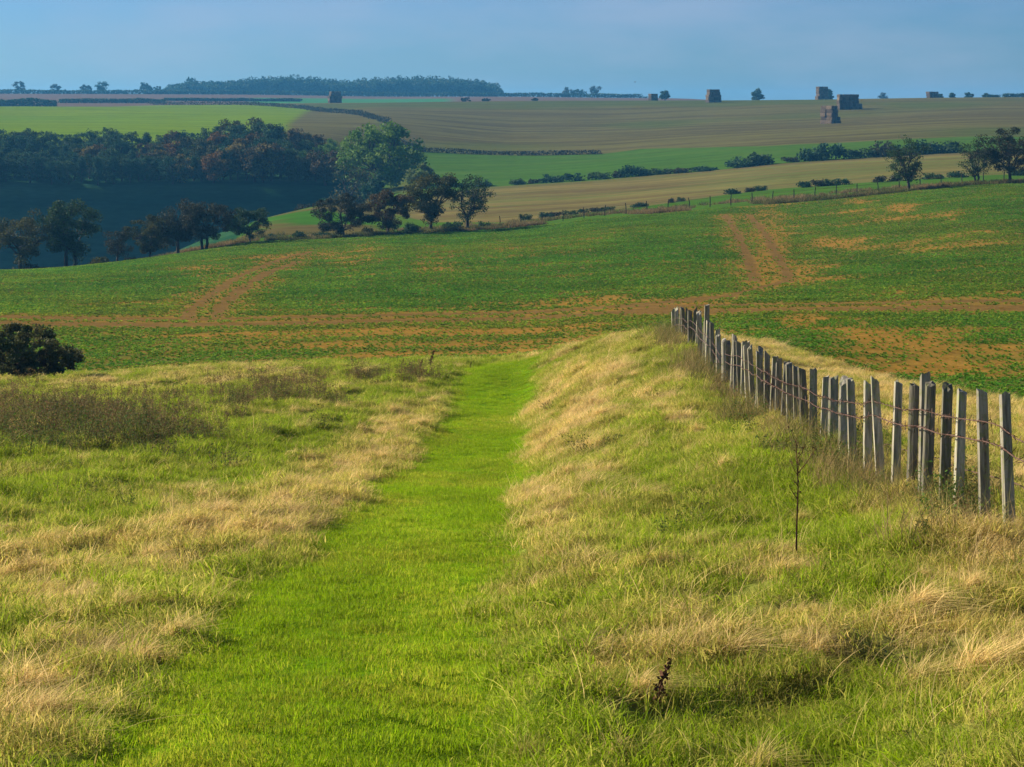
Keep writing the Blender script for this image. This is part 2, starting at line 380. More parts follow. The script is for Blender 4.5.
c = lambda *a: np.array(a, float)
SOIL = c(.21, .118, .022); STUB = c(.26, .20, .105)
def lerp(a, b, t): return a+(b-a)*t[..., None]
def colour_at(X, Y):
    X = np.asarray(X, float); Y = np.asarray(Y, float)
    sh = X.shape
    px = CX+F*X/np.maximum(Y, 8)
    pxc = px
    base = np.broadcast_to(c(.10, .12, .03), sh+(3,)).copy()
    # foreground
    dry = dry_map(X, Y); p = path_mask(X, Y); m = meadow_mask(X, Y)
    mead = lerp(np.broadcast_to(c(.09, .135, .010), sh+(3,)), c(.26, .19, .075), dry*.85)
    mead = lerp(mead, c(.10, .19, .005), p)
    # green field
    tr, th = field_cover(X, Y)
    fld = lerp(np.broadcast_to(c(.085, .105, .020), sh+(3,)), SOIL*1.1, th)
    fld = lerp(fld, c(.145, .088, .026), tr*.95)
    base = lerp(fld, mead, m)
    zone = np.where(m > .5, 0, 1)
    # beyond the field
    B1 = np.interp(pxc, [0, 256, 384, 512, 1024], [192, 206, 213, 221, 221]); 
    B2 = np.interp(pxc, [380, 430, 512, 640, 768, 1024], [300, 252, 240, 250, 270, 270])
    B3 = np.interp(pxc, [400, 430, 490, 1024], [300, 330, 366, 372])
    B4 = np.interp(pxc, [384, 420, 480, 600, 640, 768, 1024], [560, 480, 480, 470, 480, 442, 431])
    Bh = np.interp(pxc, [150, 170, 240, 300, 350, 385], [960, 930, 870, 800, 690, 590])
    wob = (fbm(X*.05, Y*.05, 2, 31)-.5)*8
    Yw = Y+wob
    streak = fbm(X*.012, Y*.16, 4, 33); streak2 = fbm(X*.03+Y*.01, Y*.5, 3, 34); big = fbm(X*.01, Y*.008, 3, 35)
    stub = lerp(np.broadcast_to(c(.17, .125, .050), sh+(3,)), c(.24, .19, .065), np.clip((streak-.5)*3.5+.5, 0, 1))
    stub = lerp(stub, c(.15, .19, .045), sstep(.5, .75, streak2*.55+big*.5)*.7)
    brown = lerp(np.broadcast_to(c(.12, .098, .038), sh+(3,)), c(.165, .148, .048), np.clip((streak-.5)*4+.5, 0, 1))
    brown = lerp(brown, c(.09, .125, .022), sstep(.45, .62, big)*.65)
    green = lerp(np.broadcast_to(c(.055, .155, .014), sh+(3,)), c(.10, .17, .022), streak2)
    vall = lerp(np.broadcast_to(c(.06, .17, .015), sh+(3,)), c(.15, .12, .04), sstep(.42, .6, fbm(X*.08, Y*.05, 3, 36)))
    bank = lerp(np.broadcast_to(c(.014, .075, .040), sh+(3,)), c(.05, .12, .05), np.clip((streak2*.6+big*.4-.5)*4+.5, 0, 1))  # dark teal grass: the shade of the valley side is put into this colour
    bright = lerp(np.broadcast_to(c(.14, .25, .003), sh+(3,)), c(.21, .29, .006), np.clip(streak*1.4-.2, 0, 1))
    E = lambda a, b_, w=3: sstep(-w, w, b_-a)
    far = green
    far = lerp(far, stub, E(B2, Yw, 1.5)*sstep(385, 420, px+wob))
    far = lerp(far, green, E(B3, Yw, 2)*sstep(395, 430, px))
    left = 1-sstep(360, 420, px)
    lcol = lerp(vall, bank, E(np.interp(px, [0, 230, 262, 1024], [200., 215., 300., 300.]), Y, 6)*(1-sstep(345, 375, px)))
    brt = lerp(bright, brown, sstep(285, 300, px+(Y-600)*-.10+wob))
    lcol = lerp(lcol, brt, E(np.full(sh, 432.), Y, 4))
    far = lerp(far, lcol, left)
    B4e = np.where(px < 385, Bh, B4)
    isb = E(B4e, Yw, 3)*sstep(150, 170, px)
    far = lerp(far, brown, isb)
    far = far*np.where(Y > B1, .66, 1.0)[..., None]*np.array([.98, 1.0, .92])
    # most distant country beyond the ridge
    ridge = np.interp(px, [0, 170, 384, 1024], [900, 930, 935, 930])
    d1 = lerp(np.broadcast_to(c(.12, .08, .055), sh+(3,)), c(.05, .16, .05), sstep(240, 262, px)*(1-sstep(440, 460, px))*(1-E(np.full(sh, 1260.), Y, 10)))
    far = lerp(far, d1, E(ridge, Y, 8))
    far = lerp(far, c(.08, .10, .07), E(np.full(sh, 1440.), Y, 10))
    w = sstep(-1, 1, Y-B1+wob*.15)
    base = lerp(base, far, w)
    zone = np.where(w > .5, 2, zone)
    zone = np.where((zone == 0) & (p > .5), 5, zone)
    zone = np.where((zone == 1) & (tr > .6) & (Y > 60), 6, zone)
    isstub = (w > .5) & (px > 400) & (Yw > B2) & (Yw < B3)
    zone = np.where(isstub, 3, zone)
    zone = np.where((w > .5) & (isb > .5) & (Y < ridge), 4, zone)
    zone = np.where((w > .5) & (px <= 300) & (Y > 436) & (Y < Bh) & (zone == 2), 7, zone)
    zone = np.where(Y > ridge, 8, zone)
    return base, zone

# dead-grass bands of the meadow, (x, y, rx, ry, strength) in the survey picture
DRY = [(565, 430, 55, 50, .95), (555, 480, 50, 60, .9), (585, 380, 45, 40, .8), (660, 400, 30, 35, .75), (600, 350, 70, 14, .7), (690, 440, 30, 25, .55), (690, 500, 50, 22, .75), (690, 640, 60, 40, .75), (640, 660, 50, 35, .6),
       (560, 540, 40, 22, .6), (780, 580, 40, 18, .65), (830, 640, 30, 35, .6), (250, 540, 80, 28, .95), (170, 560, 70, 45, .8), (60, 590, 90, 55, .8), (20, 690, 60, 60, .6), (380, 480, 50, 25, .75), (410, 450, 20, 25, .7), (285, 465, 25, 8, .6),
       (330, 500, 40, 14, .6), (430, 410, 25, 16, .45), (80, 650, 60, 60, .5), (980, 600, 70, 40, .75), (990, 560, 60, 40, .85), (900, 500, 60, 18, .7), (770, 420, 40, 16, .7), (1000, 700, 60, 60, .5), (700, 360, 20, 25, .6),
       (760, 350, 30, 30, .95), (800, 385, 40, 20, .9), (735, 340, 25, 20, .9), (860, 420, 60, 15, .8), (960, 480, 60, 30, .85), (100, 390, 80, 10, .7), (250, 380, 70, 10, .7), (240, 372, 40, 10, .6), (60, 440, 80, 18, .35), (760, 700, 50, 20, .35)]
def dry_map(X, Y):
    Ys = np.maximum(Y, 5)
    px = CX+F*X/Ys; py = proj_row(X, Ys, base_height(X, Ys))
    n1 = fbm(X*.9, Y*.55, 3, 41)-.5; n2 = fbm(X*2.6, Y*1.7, 3, 42)-.5; n3 = fbm(X*.22, Y*.18, 2, 43)-.5
    a = np.zeros(np.shape(X))
    wx = n1*70; wy = n2*34
    for (cx, cy, rx, ry, s) in DRY:
        q = ((px+wx-cx)/rx)**2+((py+wy-cy)/ry)**2
        a = np.maximum(a, s*np.exp(-q*.6))
    D_ = np.clip(Ys, 8.8, 54); e_ = (np.interp(D_, PATH_D, PATH_L)-CX)/F*D_-X
    a = np.maximum(a, sstep(-.1, .15, e_)*(1-sstep(.7, 1.5, e_+n1*1.2))*sstep(15, 19, Ys)*(1-sstep(36, 46, Ys))*.8)
    a = np.maximum(a, sstep(3.9, 4.6, X)*.75*sstep(12, 16, Y))
    return np.clip(a*.95+.06+n1*.9+n2*1.0+n3*.35, 0, 1)

# ------------------------------------------------------------------ the ground sheet
def build_ground():
    us = np.concatenate([np.linspace(-1.15, -.34, 40)[:-1], np.linspace(-.34, .34, 620), np.linspace(.34, 1.15, 40)[1:]])
    Ys = [-18, -12, -8, -4, -1, 1, 3, 4.5, 5.5, 6.4]
    y = 7.0
    while y < 3500:
        Ys.append(y)
        y *= 1.0065 if y < 60 else (1.0060 if y < 900 else 1.012)
    Ys = np.array(Ys+[3500.])
    U, YY = np.meshgrid(us, Ys)
    XX = U*np.maximum(YY, 8)
    ZZ = height(XX, YY)
    colr, zone = colour_at(XX, YY)
    nr, nc = XX.shape
    V = np.stack([XX, YY, ZZ], -1).reshape(-1, 3)
    C4 = np.concatenate([colr, np.ones((nr, nc, 1))], -1).reshape(-1, 4)
    i = np.arange(nr-1)[:, None]*nc+np.arange(nc-1)[None, :]
    Q = np.stack([i, i+1, i+nc+1, i+nc], -1).reshape(-1, 4)
    zf = zone[:-1, :-1].reshape(-1)
    names = {0: ('meadow', M_turf), 5: ('mown_path', M_turf), 1: ('crop_field', M_soil), 6: ('farm_track', M_soil), 2: ('pasture', M_far), 3: ('stubble_field', M_far),
             4: ('ploughed_hill', M_far), 7: ('grass_hill', M_far), 8: ('far_hills', M_far)}
    for z, (nm, mat) in names.items():
        q = Q[zf == z]
        if not len(q): continue
        used, inv = np.unique(q.ravel(), return_inverse=True)
        me = mk_mesh(nm, V[used], inv.reshape(-1, 4), smooth=True, attrs={'col': ('FLOAT_COLOR', C4[used])}, mats=[mat])
        tag(link(nm, me), kind='structure')
build_ground()

# ------------------------------------------------------------------ blade patches
def blades(rng, n, R, h0, h1, w, lean=(0, 0), spread=.5, curl=.5, segs=2, gauss=False):
    """n blades round the origin -> (V, Q, per-vertex random)"""
    a = rng.rand(n)*2*math.pi; r = R*np.sqrt(rng.rand(n)) if not gauss else np.abs(rng.randn(n))*R*.5
    bx = r*np.cos(a); by = r*np.sin(a)
    h = h0+(h1-h0)*rng.rand(n)**1.3
    ln = rng.randn(n, 2)*spread+np.array(lean)
    fa = rng.rand(n)*2*math.pi
    wx = np.cos(fa)*w*.5; wy = np.sin(fa)*w*.5
    V = np.zeros((n, segs+1, 2, 3)); 
    for k in range(segs+1):
        t = k/segs
        hor = t*(1-curl)+curl*t*t
        cx = bx+ln[:, 0]*h*hor; cy = by+ln[:, 1]*h*hor
        ll = np.hypot(ln[:, 0], ln[:, 1])
        cz = h*t/np.sqrt(1+.5*ll**2)*(1-.42*curl*t*np.minimum(ll, 1.6))
        tw = (1-t)**.6*.92+.08
        for s, sg in enumerate((-1, 1)):
            V[:, k, s, 0] = cx+sg*wx*tw; V[:, k, s, 1] = cy+sg*wy*tw; V[:, k, s, 2] = cz-(.02 if k == 0 else 0)
    base = np.arange(n)[:, None]*(segs+1)*2
    Q = []
    for k in range(segs):
        Q.append(base+np.array([[2*k, 2*k+1, 2*k+3, 2*k+2]]))
    Q = np.concatenate(Q, 0)
    bl = np.repeat(rng.rand(n), (segs+1)*2)
    return V.reshape(-1, 3), Q, bl
def leaf_cloud(rng, C, size, aspect=.6, up=0.0, spread=None):
    """one bent quad leaf per centre"""
    n = len(C)
    a = rng.randn(n, 3); a[:, 2] = np.abs(a[:, 2])*up+a[:, 2]*(1-up)
    a /= np.linalg.norm(a, axis=1)[:, None]+1e-9
    b = np.cross(a, rng.randn(n, 3)); b /= np.linalg.norm(b, axis=1)[:, None]+1e-9
    s = size*(.6+.8*rng.rand(n))[:, None]
    V = np.stack([C-a*s*.5, C+b*s*.5*aspect, C+a*s*.5, C-b*s*.5*aspect], 1)
    Q = np.arange(n*4).reshape(-1, 4)
    return V.reshape(-1, 3), Q
def proto(name, mb, mat): 
    me = mb.mesh(name, mat)
    return bpy.data.objects.new(name, me)    # not linked: only feeds the scatter
def scatter(name, pts, rot, scl, idx, protos, attrs, label=None):
    me = mk_mesh(name, pts, attrs={**{k: ('FLOAT', v) for k, v in attrs.items()}, 'rot': ('FLOAT_VECTOR', rot), 'scl': ('FLOAT', scl), 'pid': ('INT', idx)})
    ob = link(name, me)
    ng = bpy.data.node_groups.new(name, 'GeometryNodeTree')
    ng.interface.new_socket('Geometry', in_out='INPUT', socket_type='NodeSocketGeometry')
    ng.interface.new_socket('Geometry', in_out='OUTPUT', socket_type='NodeSocketGeometry')
    gi = ng.nodes.new('NodeGroupInput'); go = ng.nodes.new('NodeGroupOutput')
    mp = ng.nodes.new('GeometryNodeMeshToPoints'); ng.links.new(gi.outputs[0], mp.inputs[0])
    jn = ng.nodes.new('GeometryNodeJoinGeometry')
    # geometry to instance for each prototype; joined in reverse so that the index order is kept
    for p in reversed(protos):
        oi = ng.nodes.new('GeometryNodeObjectInfo'); oi.inputs[0].default_value = p
        gt = ng.nodes.new('GeometryNodeGeometryToInstance'); ng.links.new(oi.outputs['Geometry'], gt.inputs[0])
        ng.links.new(gt.outputs[0], jn.inputs[0])
    def na(nm, dt):
        n = ng.nodes.new('GeometryNodeInputNamedAttribute'); n.data_type = dt; n.inputs[0].default_value = nm; return n.outputs[0]
    ip = ng.nodes.new('GeometryNodeInstanceOnPoints')
    ng.links.new(mp.outputs[0], ip.inputs['Points']); ng.links.new(jn.outputs[0], ip.inputs['Instance'])
    ip.inputs['Pick Instance'].default_value = True
    ng.links.new(na('pid', 'INT'), ip.inputs['Instance Index'])
    e2r = ng.nodes.new('FunctionNodeEulerToRotation'); ng.links.new(na('rot', 'FLOAT_VECTOR'), e2r.inputs[0])
    ng.links.new(e2r.outputs[0], ip.inputs['Rotation'])
    ng.links.new(na('scl', 'FLOAT'), ip.inputs['Scale'])
    ng.links.new(ip.outputs[0], go.inputs[0])
    md = ob.modifiers.new('scatter', 'NODES'); md.node_group = ng
    return ob
def fan_points(rng, n, y0, y1, um=.33, pw=2.0):
    """points evenly spread over the ground between two distances"""
    Y = (y0**pw+(y1**pw-y0**pw)*rng.rand(n))**(1/pw)
    X = (rng.rand(n)*2-1)*um*np.maximum(Y, 8)
    return X, Y
def put(name, X, Y, protos, rng, label, cat, dry, tone, smin=.75, smax=1.3, sink=0.0, yaw=1.0, tilt=.12, sc=None):
    n = len(X)
    Zh = height(X, Y)-sink
    rz = (rng.rand(n)*2-1)*math.pi*yaw
    gx = (height(X+.12, Y)-height(X-.12, Y))/.24; gy = (height(X, Y+.12)-height(X, Y-.12))/.24
    nx = -gx*np.cos(rz)-gy*np.sin(rz); ny = gx*np.sin(rz)-gy*np.cos(rz)
    rot = np.stack([-np.arctan(ny)+rng.randn(n)*tilt, np.arctan(nx)+rng.randn(n)*tilt, rz], -1)
    scl = smin+(smax-smin)*rng.rand(n)
    if sc is not None: scl = scl*sc
    o = scatter(name, np.stack([X, Y, Zh], -1), rot, scl, rng.randint(0, len(protos), n), protos, {'dry': dry, 'tone': tone})
    tag(o, label, cat, kind='stuff'); return o

r = np.random.RandomState(11)
# prototypes
def P_blades(name, mat, specs):
    mb = MB()
    for s in specs:
        V, Q, bl = blades(r, **s); mb.add(V, Q, a=bl)
    return proto(name, mb, mat)
lawn = [P_blades('mown_turf', M_lawn, [dict(n=340, R=.26, h0=.015, h1=.045, w=.005, spread=.9), dict(n=10, R=.26, h0=.04, h1=.08, w=.004, spread=.9)]) for i in range(3)]
green = [P_blades('green_tuft', M_grass, [dict(n=230, R=.30, h0=.03, h1=.11, w=.007, lean=(.35, 0), spread=.9), dict(n=30, R=.20, h0=.10, h1=.20, w=.006, lean=(.7, .1), spread=.8, segs=3, curl=.8)]) for i in range(4)]
strawp = [P_blades('dead_tuft', M_straw, [dict(n=110, R=.22, h0=.06, h1=.15+.03*i, w=.006, lean=(1.1, .3), spread=.6, curl=.85, segs=3), dict(n=50, R=.2, h0=.04, h1=.12, w=.006, spread=1.2, segs=2)]) for i in range(4)]
tuss = [P_blades('tussock', M_straw, [dict(n=240, R=.15, h0=.14, h1=.34, w=.006, lean=(.95, .35), spread=.6, curl=.95, segs=4, gauss=True)]) for i in range(3)]
long_ = [P_blades('seed_stem', M_straw, [dict(n=10, R=.25, h0=.2, h1=.42, w=.004, lean=(.8, .2), spread=.5, curl=.6, segs=4)]) for i in range(3)]

# mown path turf
n = 22000
X, Y = fan_points(r, n, 6, 54, .26, 1.5); k = path_mask(X, Y) > .35; X, Y = X[k], Y[k]
put('mown_grass', X, Y, lawn, r, 'short bright green grass of the mown path running down the slope', 'grass',
    np.clip(.13+(fbm(X*.9, Y*.5, 3, 51)-.5)*1.2+(fbm(X*5, Y*4, 2, 56)-.5)*.5, 0, 1), .53+(fbm(X*1.5, Y*.5, 3, 52)-.5)*.6, .55, 1.05)
# rough meadow
n = 35000
X, Y = fan_points(r, n, 5.5, 59.5, .40); m = meadow_mask(X, Y); p = path_mask(X, Y)
k = (m > .5) & (p < .55); X, Y = X[k], Y[k]; d = dry_map(X, Y)
put('rough_grass', X, Y, green, r, 'rough green grass covering the bank and slope either side of the path', 'grass',
    np.clip(d*.75-.05, 0, 1), .5+(fbm(X*1.1, Y*1.0, 3, 53)-.5)*.6, .7, 1.25, sc=.75+.35*fbm(X*.8, Y*.8, 3, 54))
n = 26000
X, Y = fan_points(r, n, 5.5, 60, .34); m = meadow_mask(X, Y); p = path_mask(X, Y, .2)
d = dry_map(X, Y)
k = (m > .5) & (p < .35) & (r.rand(n) < sstep(.46, 1.05, d+(fbm(X*2.2, Y*2.2, 2, 91)-.5)*.7)*.8); X, Y, d = X[k], Y[k], d[k]
put('dead_grass', X, Y, strawp, r, 'straw coloured dead grass lying over in the wind in bands on the slope', 'grass',
    np.clip(.25+d*.65, 0, 1), .5+(fbm(X*1.3, Y*1.2, 3, 55)-.5)*.9, .7, 1.2, yaw=.16)
n = 4800
X, Y = fan_points(r, n, 6, 60, .34); m = meadow_mask(X, Y); p = path_mask(X, Y, .2); d = dry_map(X, Y)
k = (m > .5) & (p < .2) & (r.rand(n) < .12+.6*sstep(.4, .8, d)); X, Y, d = X[k], Y[k], d[k]
put('tussock_grass', X, Y, tuss, r, 'arching tussocks of pale dead grass scattered on the slope', 'grass',
    np.clip(.35+d*.6, 0, 1), .5+(r.rand(len(X))-.5)*.4, .45, 1.0, yaw=.22)
n = 3500
X, Y = fan_points(r, n, 6, 60, .34); m = meadow_mask(X, Y); p = path_mask(X, Y, .2); d = dry_map(X, Y)
k = (m > .5) & (p < .2) & (r.rand(n) < .2+.6*d); X, Y, d = X[k], Y[k], d[k]
put('seed_stems', X, Y, long_, r, 'thin pale dead seed stems standing above the rough grass', 'grass',
    np.clip(.6+d*.4, 0, 1), np.full(len(X), .6), .7, 1.2, yaw=.2)

stalk = [P_blades('dead_stem', M_margin, [dict(n=22, R=.28, h0=.25, h1=.60, w=.006, lean=(.25, .1), spread=.45, curl=.5, segs=4), dict(n=60, R=.28, h0=.1, h1=.3, w=.006, spread=.9, segs=2)]) for i in range(3)]
n = 420
Y = 12+32*r.rand(n); X = 3.45+r.randn(n)*.28; k = fbm(X*.8, Y*.8, 2, 93) > .40; X, Y = X[k], Y[k]
put('dead_stems', X, Y, stalk, r, 'tangled brown dead stems along the foot of the post and wire fence', 'grass',
    np.clip(.6+r.randn(len(X))*.3, 0, 1), .45+.5*r.rand(len(X)), .6, 1.15, yaw=.4)

# crop
def rosette(i):
    mb = MB(); n = 9
    for j in range(n):
        a = 2*math.pi*(j+r.rand()*.7)/n; L = .05+.06*r.rand(); w = .024+.016*r.rand(); z1 = .02+.05*r.rand()
        dx, dy = math.cos(a), math.sin(a)
        V = [(0, 0, .0), (dx*L*.5-dy*w, dy*L*.5+dx*w, z1*.8), (dx*L, dy*L, z1*(.7+.5*r.rand())), (dx*L*.5+dy*w, dy*L*.5-dx*w, z1*.8)]
        mb.add(V, [(0, 1, 2, 3)], a=r.rand())
    return proto('crop_plant', mb, M_crop)
cropp = [rosette(i) for i in range(5)]
n = 340000
X, Y = fan_points(r, n, 28, 222, .33, 1.6); m = meadow_mask(X, Y)
B1 = np.interp(CX+F*X/Y, [0, 256, 384, 512, 1024], [192, 206, 213, 221, 221])
k = (m < .3) & (Y < B1-1); X, Y = X[k], Y[k]
tr, th = field_cover(X, Y)
dens = (1-tr*.93)*(1-.78*sstep(.25, .9, th))*(.34+.9*fbm(X*1.2, Y*.8, 3, 63))
k = r.rand(len(X)) < dens; X, Y, th = X[k], Y[k], th[k]
put('crop', X, Y, cropp, r, 'low leafy green crop growing in the field across the middle', 'crop',
    np.clip(.24+(fbm(X*.06, Y*.05, 3, 61)-.5)*.8+.45*th, 0, 1), .5+(fbm(X*.3, Y*.3, 3, 62)-.5)*.6, .8, 1.6, sc=.62+.38*sstep(45, 110, Y))

# weeds: leafy clumps
def weedp(i, hh=.35):
    mb = MB()
    for s in range(7):
        bx, by = r.randn(2)*.14; h = hh*(.6+.8*r.rand())
        tip = (bx+r.randn()*.06, by+r.randn()*.06, h)
        V, Q, T = tube([(bx, by, 0), tip], [.004, .002], 3); mb.add(V, Q, T, a=.9)
        C = np.array([(bx, by, 0)])+(np.array([tip])-np.array([(bx, by, 0)]))*r.rand(34, 1)+r.randn(34, 3)*np.array([.035, .035, .01])
        V, Q = leaf_cloud(r, C, .035, .45, .3); mb.add(V, Q, a=np.repeat(r.rand(34)*.9, 4))
    return proto('weed', mb, M_weed)
weeds = [weedp(i) for i in range(4)]
xs = []; ys = []
def blob(cx, cy, rx, ry, n, lo=7, hi=58):
    for i in range(n):
        x = cx+rx*r.randn()*.5; y = cy+ry*r.randn()*.5
        D = solve_D(x, y, lo, hi); xs.append((x-CX)/F*D); ys.append(D)
blob(60, 425, 140, 30, 620); blob(150, 440, 70, 14, 120); blob(290, 400, 60, 14, 90); blob(240, 405, 60, 20, 110); blob(350, 380, 120, 8, 100); blob(480, 366, 18, 2, 8)
blob(960, 500, 60, 45, 26, 12, 24); blob(850, 460, 50, 30, 30, 14, 30); blob(780, 410, 30, 20, 22, 18, 34); blob(725, 385, 15, 20, 12, 25, 42); blob(960, 560, 50, 60, 5, 9, 20)
sx_, sy_ = fan_points(r, 60, 14, 52, .33); xs += list(sx_); ys += list(sy_)
X, Y = np.array(xs), np.array(ys); k = (path_mask(X, Y) < .1) & (meadow_mask(X, Y) > .3); X, Y = X[k], Y[k]; k = (fbm(X*.9, Y*.6, 3, 92) > .43) & ((np.hypot(X-2.05, Y-14.4) > 1.5) | (X > 2.9)); X, Y = X[k], Y[k]
put('weeds', X, Y, weeds, r, 'dark nettles and docks growing among the rough grass by the field edge and fence', 'weeds',
    np.clip(r.rand(len(X))*.6+sstep(24, 36, Y)*.5-.1, 0, 1), .45+.3*r.rand(len(X)), .45, 1.0)

# coarse tufts: margins further off (field top edge, valley side, far banks)
cm = MB()
marg = [P_blades('margin_tuft', M_margin, [dict(n=60, R=.5, h0=.15, h1=.5, w=.05, lean=(.3, 0), spread=.5, segs=2)]) for i in range(3)]
xs = []; ys = []
for i in range(5200):
    x = r.rand()*1300-140; e = float(np.interp(x, [0, 256, 384, 512, 1024], [192, 206, 213, 221, 221]))
    D = e+abs(r.randn())*3.0+.3+(r.rand()*14 if r.rand() < .35 else 0)
    xs.append((x-CX)/F*D); ys.append(D)
X, Y = np.array(xs), np.array(ys)
k = fbm(X*.15, Y*.15, 3, 71) > .46; X, Y = X[k], Y[k]
put('margin_grass', X, Y, marg, r, 'uncut brown grass strip along the top edge of the crop field', 'grass',
    np.clip(.5+(fbm(X*.2, Y*.2, 3, 72)-.5)*2.2, 0, 1), .15+(fbm(X*.5, Y*.5, 2, 73))*.4, .6, 1.3)

# ------------------------------------------------------------------ trees
def leafm(name, a, b): return leaf_mat(name, a, b, .25)
LM = {
 'olive': leafm('olive leaves', (.035, .055, .014), (.095, .085, .02)),
 'dark': leafm('dark green leaves', (.024, .056, .018), (.055, .095, .024)), 'thorn': leafm('thorn leaves', (.045, .070, .020), (.13, .12, .04)),
 'brown': leafm('brown autumn leaves', (.045, .042, .016), (.11, .07, .022)),
 'plum': leafm('plum brown leaves', (.026, .036, .016), (.060, .056, .024)),
 'pine': leafm('blue green needles', (.016, .055, .028), (.04, .09, .034)),
 'russet': leafm('russet leaves', (.10, .055, .012), (.22, .11, .02)),
 'gold': leafm('golden leaves', (.13, .11, .02), (.22, .16, .03)),
 'mid': leafm('mid green leaves', (.080, .17, .018), (.16, .25, .03)),
 'pale': leafm('pale green leaves', (.09, .14, .03), (.15, .18, .05)),
 'grey': leafm('grey green leaves', (.05, .07, .05), (.09, .10, .07)),
}
def tree_parts(seed, H, W, leaf='olive', n_clump=26, n_leaf=2600, leaf_size=.3, trunk_h=.28, tr=None, gaps=.35, base=.25, lean=0.0, shape='round', stems=1, twigs=True, clump_r=.13):
    """returns (trunk mesh, crown mesh)"""
    g = np.random.RandomState(seed)
    tr = tr or H*.028
    # clump centres inside a lumpy envelope
    C = []
    while len(C) < n_clump:
        p = g.rand(3)*2-1
        rr = np.linalg.norm(p)
        if rr > 1 or rr < .35: continue
        z = p[2]*.5+.5
        if shape == 'flat': wid = 1.0 if z > .35 else .75+.7*z
        elif shape == 'cone': wid = 1.05-z*.75
        elif shape == 'vase': wid = .45+.6*z
        else: wid = 1.0
        C.append([p[0]*wid*W*.46, p[1]*wid*W*.46, H*(base+(1-base)*(.06+.86*z))])
    C = np.array(C)
    C[:, 0] += lean*(C[:, 2]/H)**1.5*W
    tk = MB()
    # main limbs
    nl = max(3, min(6, n_clump//4))
    cent = C[g.choice(len(C), nl, replace=False)]
    for it in range(4):
        lab = np.argmin(((C[:, None]-cent[None])**2).sum(-1), 1)
        for q in range(nl):
            if (lab == q).any(): cent[q] = C[lab == q].mean(0)
    fork = np.array([lean*W*.1, 0, H*trunk_h])
    for s in range(stems):
        b0 = np.array([(s-(stems-1)/2)*H*.07, g.randn()*.02*H, -.15])
        f = fork+np.array([(s-(stems-1)/2)*H*.10, 0, 0])
        pts = [b0, b0*.6+f*.4+np.array([g.randn()*.015*H, 0, 0]), f]
        V, Q, T = tube(pts, [tr*1.25, tr*.95, tr*.8], 7); tk.add(V, Q, T)
        if s == 0: fork0 = f
    for q in range(nl):
        f = fork+np.array([((q % stems)-(stems-1)/2)*H*.10, 0, 0])
        e = cent[q]*.8+f*.2
        mid = (f+e)/2+g.randn(3)*H*.03+np.array([0, 0, -H*.02])
        V, Q, T = tube([f-np.array([0, 0, tr*.6]), mid, e], [tr*.62, tr*.42, tr*.28], 5); tk.add(V, Q, T)
        for cc in C[lab == q]:
            st = mid*(.5)+e*.5
            m2 = (st+cc)/2+g.randn(3)*H*.03
            V, Q, T = tube([st, m2, cc], [tr*.27, tr*.17, tr*.07], 4); tk.add(V, Q, T)
            if twigs:
                for w in range(5):
                    d = g.randn(3); d[2] = abs(d[2])*.7; d /= np.linalg.norm(d)
                    V, Q, T = tube([cc+(m2-cc)*.3*g.rand(), cc+d*H*clump_r*1.15], [tr*.08, tr*.025], 3); tk.add(V, Q, T)
    cr = MB()
    per = n_leaf//n_clump
    for i, cc in enumerate(C):
        k = max(4, int(per*(.5+g.rand())*(1-gaps*g.rand())))
        R = H*clump_r*(.7+.6*g.rand())
        d = g.randn(k, 3); d /= np.linalg.norm(d, axis=1)[:, None]+1e-9
        rad = R*g.rand(k, 1)**.45
        Cn = cc+d*rad*np.array([1.15, 1.15, .8])
        V, Q = leaf_cloud(g, Cn, leaf_size, .75)
        cr.add(V, Q, a=np.repeat(np.clip(g.rand()*.6+g.rand(k)*.4, 0, 1), 4))
    return tk.mesh('trunk', M_bark, True), cr.mesh('crown', LM[leaf])
def tree_at(name, x, D, tm, cmesh, label, cat, group=None, sc=1.0, rz=0.0, sx=1.0, dz=0.0, col=None):
    X = (x-CX)/F*D
    e = empty(name, (X, D, gh(X, D)+dz), rz); e.scale = (sc*sx, sc*sx, sc)
    tag(e, label, cat, group)
    if tm: link('trunk', tm, e)
    if cmesh:
        o = link('crown', cmesh, e)
    return e
def hero(name, x, y_top, y_base, w, label, cat, lo, hi, seed, group=None, D=None, **kw):
    D = D or solve_D(x, y_base, lo, hi)
    X = (x-CX)/F*D; zb = gh(X, D)
    H = max(1.0, (-(y_top-HY)/F*D)-zb); W = w/F*D
    kw.setdefault('leaf_size', .10*H/6+.05)
    tm, cr = tree_parts(seed, H, W, **kw)
    return tree_at(name, x, D, tm, cr, label, cat, group)

e1 = lambda x: float(np.interp(x, [0, 256, 384, 512, 1024], [192, 206, 213, 221, 221]))
HG = 'hawthorn trees along the top of the crop field'
def hh(x, yt, w, lab, seed, dD=3, **kw):
    kw.setdefault('base', .10); kw.setdefault('clump_r', .10); kw.setdefault('gaps', .35); kw.setdefault('n_clump', 60); kw['n_leaf'] = int(kw.get('n_leaf', 5200)*2.6); w *= 1.4
    return hero(kw.pop('nm', 'hawthorn_tree'), x, yt, 0, w, lab, 'tree', 0, 0, seed, HG, D=e1(x)+dD, **kw)
hh(20, 205, 66, 'broad olive green tree at the left edge of the photo above the field corner', 1, 4, leaf='olive', shape='flat', trunk_h=.25)
hh(70, 196, 52, 'tall dark round-headed tree with two bare stems at the far left of the field hedge', 2, 2, leaf='dark', shape='vase', stems=2, trunk_h=.3)
hh(118, 220, 24, 'small thin dark tree just right of the round-headed two-stemmed tree', 3, 4, leaf='plum', n_clump=24, n_leaf=1400)
hh(150, 214, 38, 'low spreading olive tree left of the pair of plum brown trees', 4, 2, leaf='olive', shape='flat', trunk_h=.25)
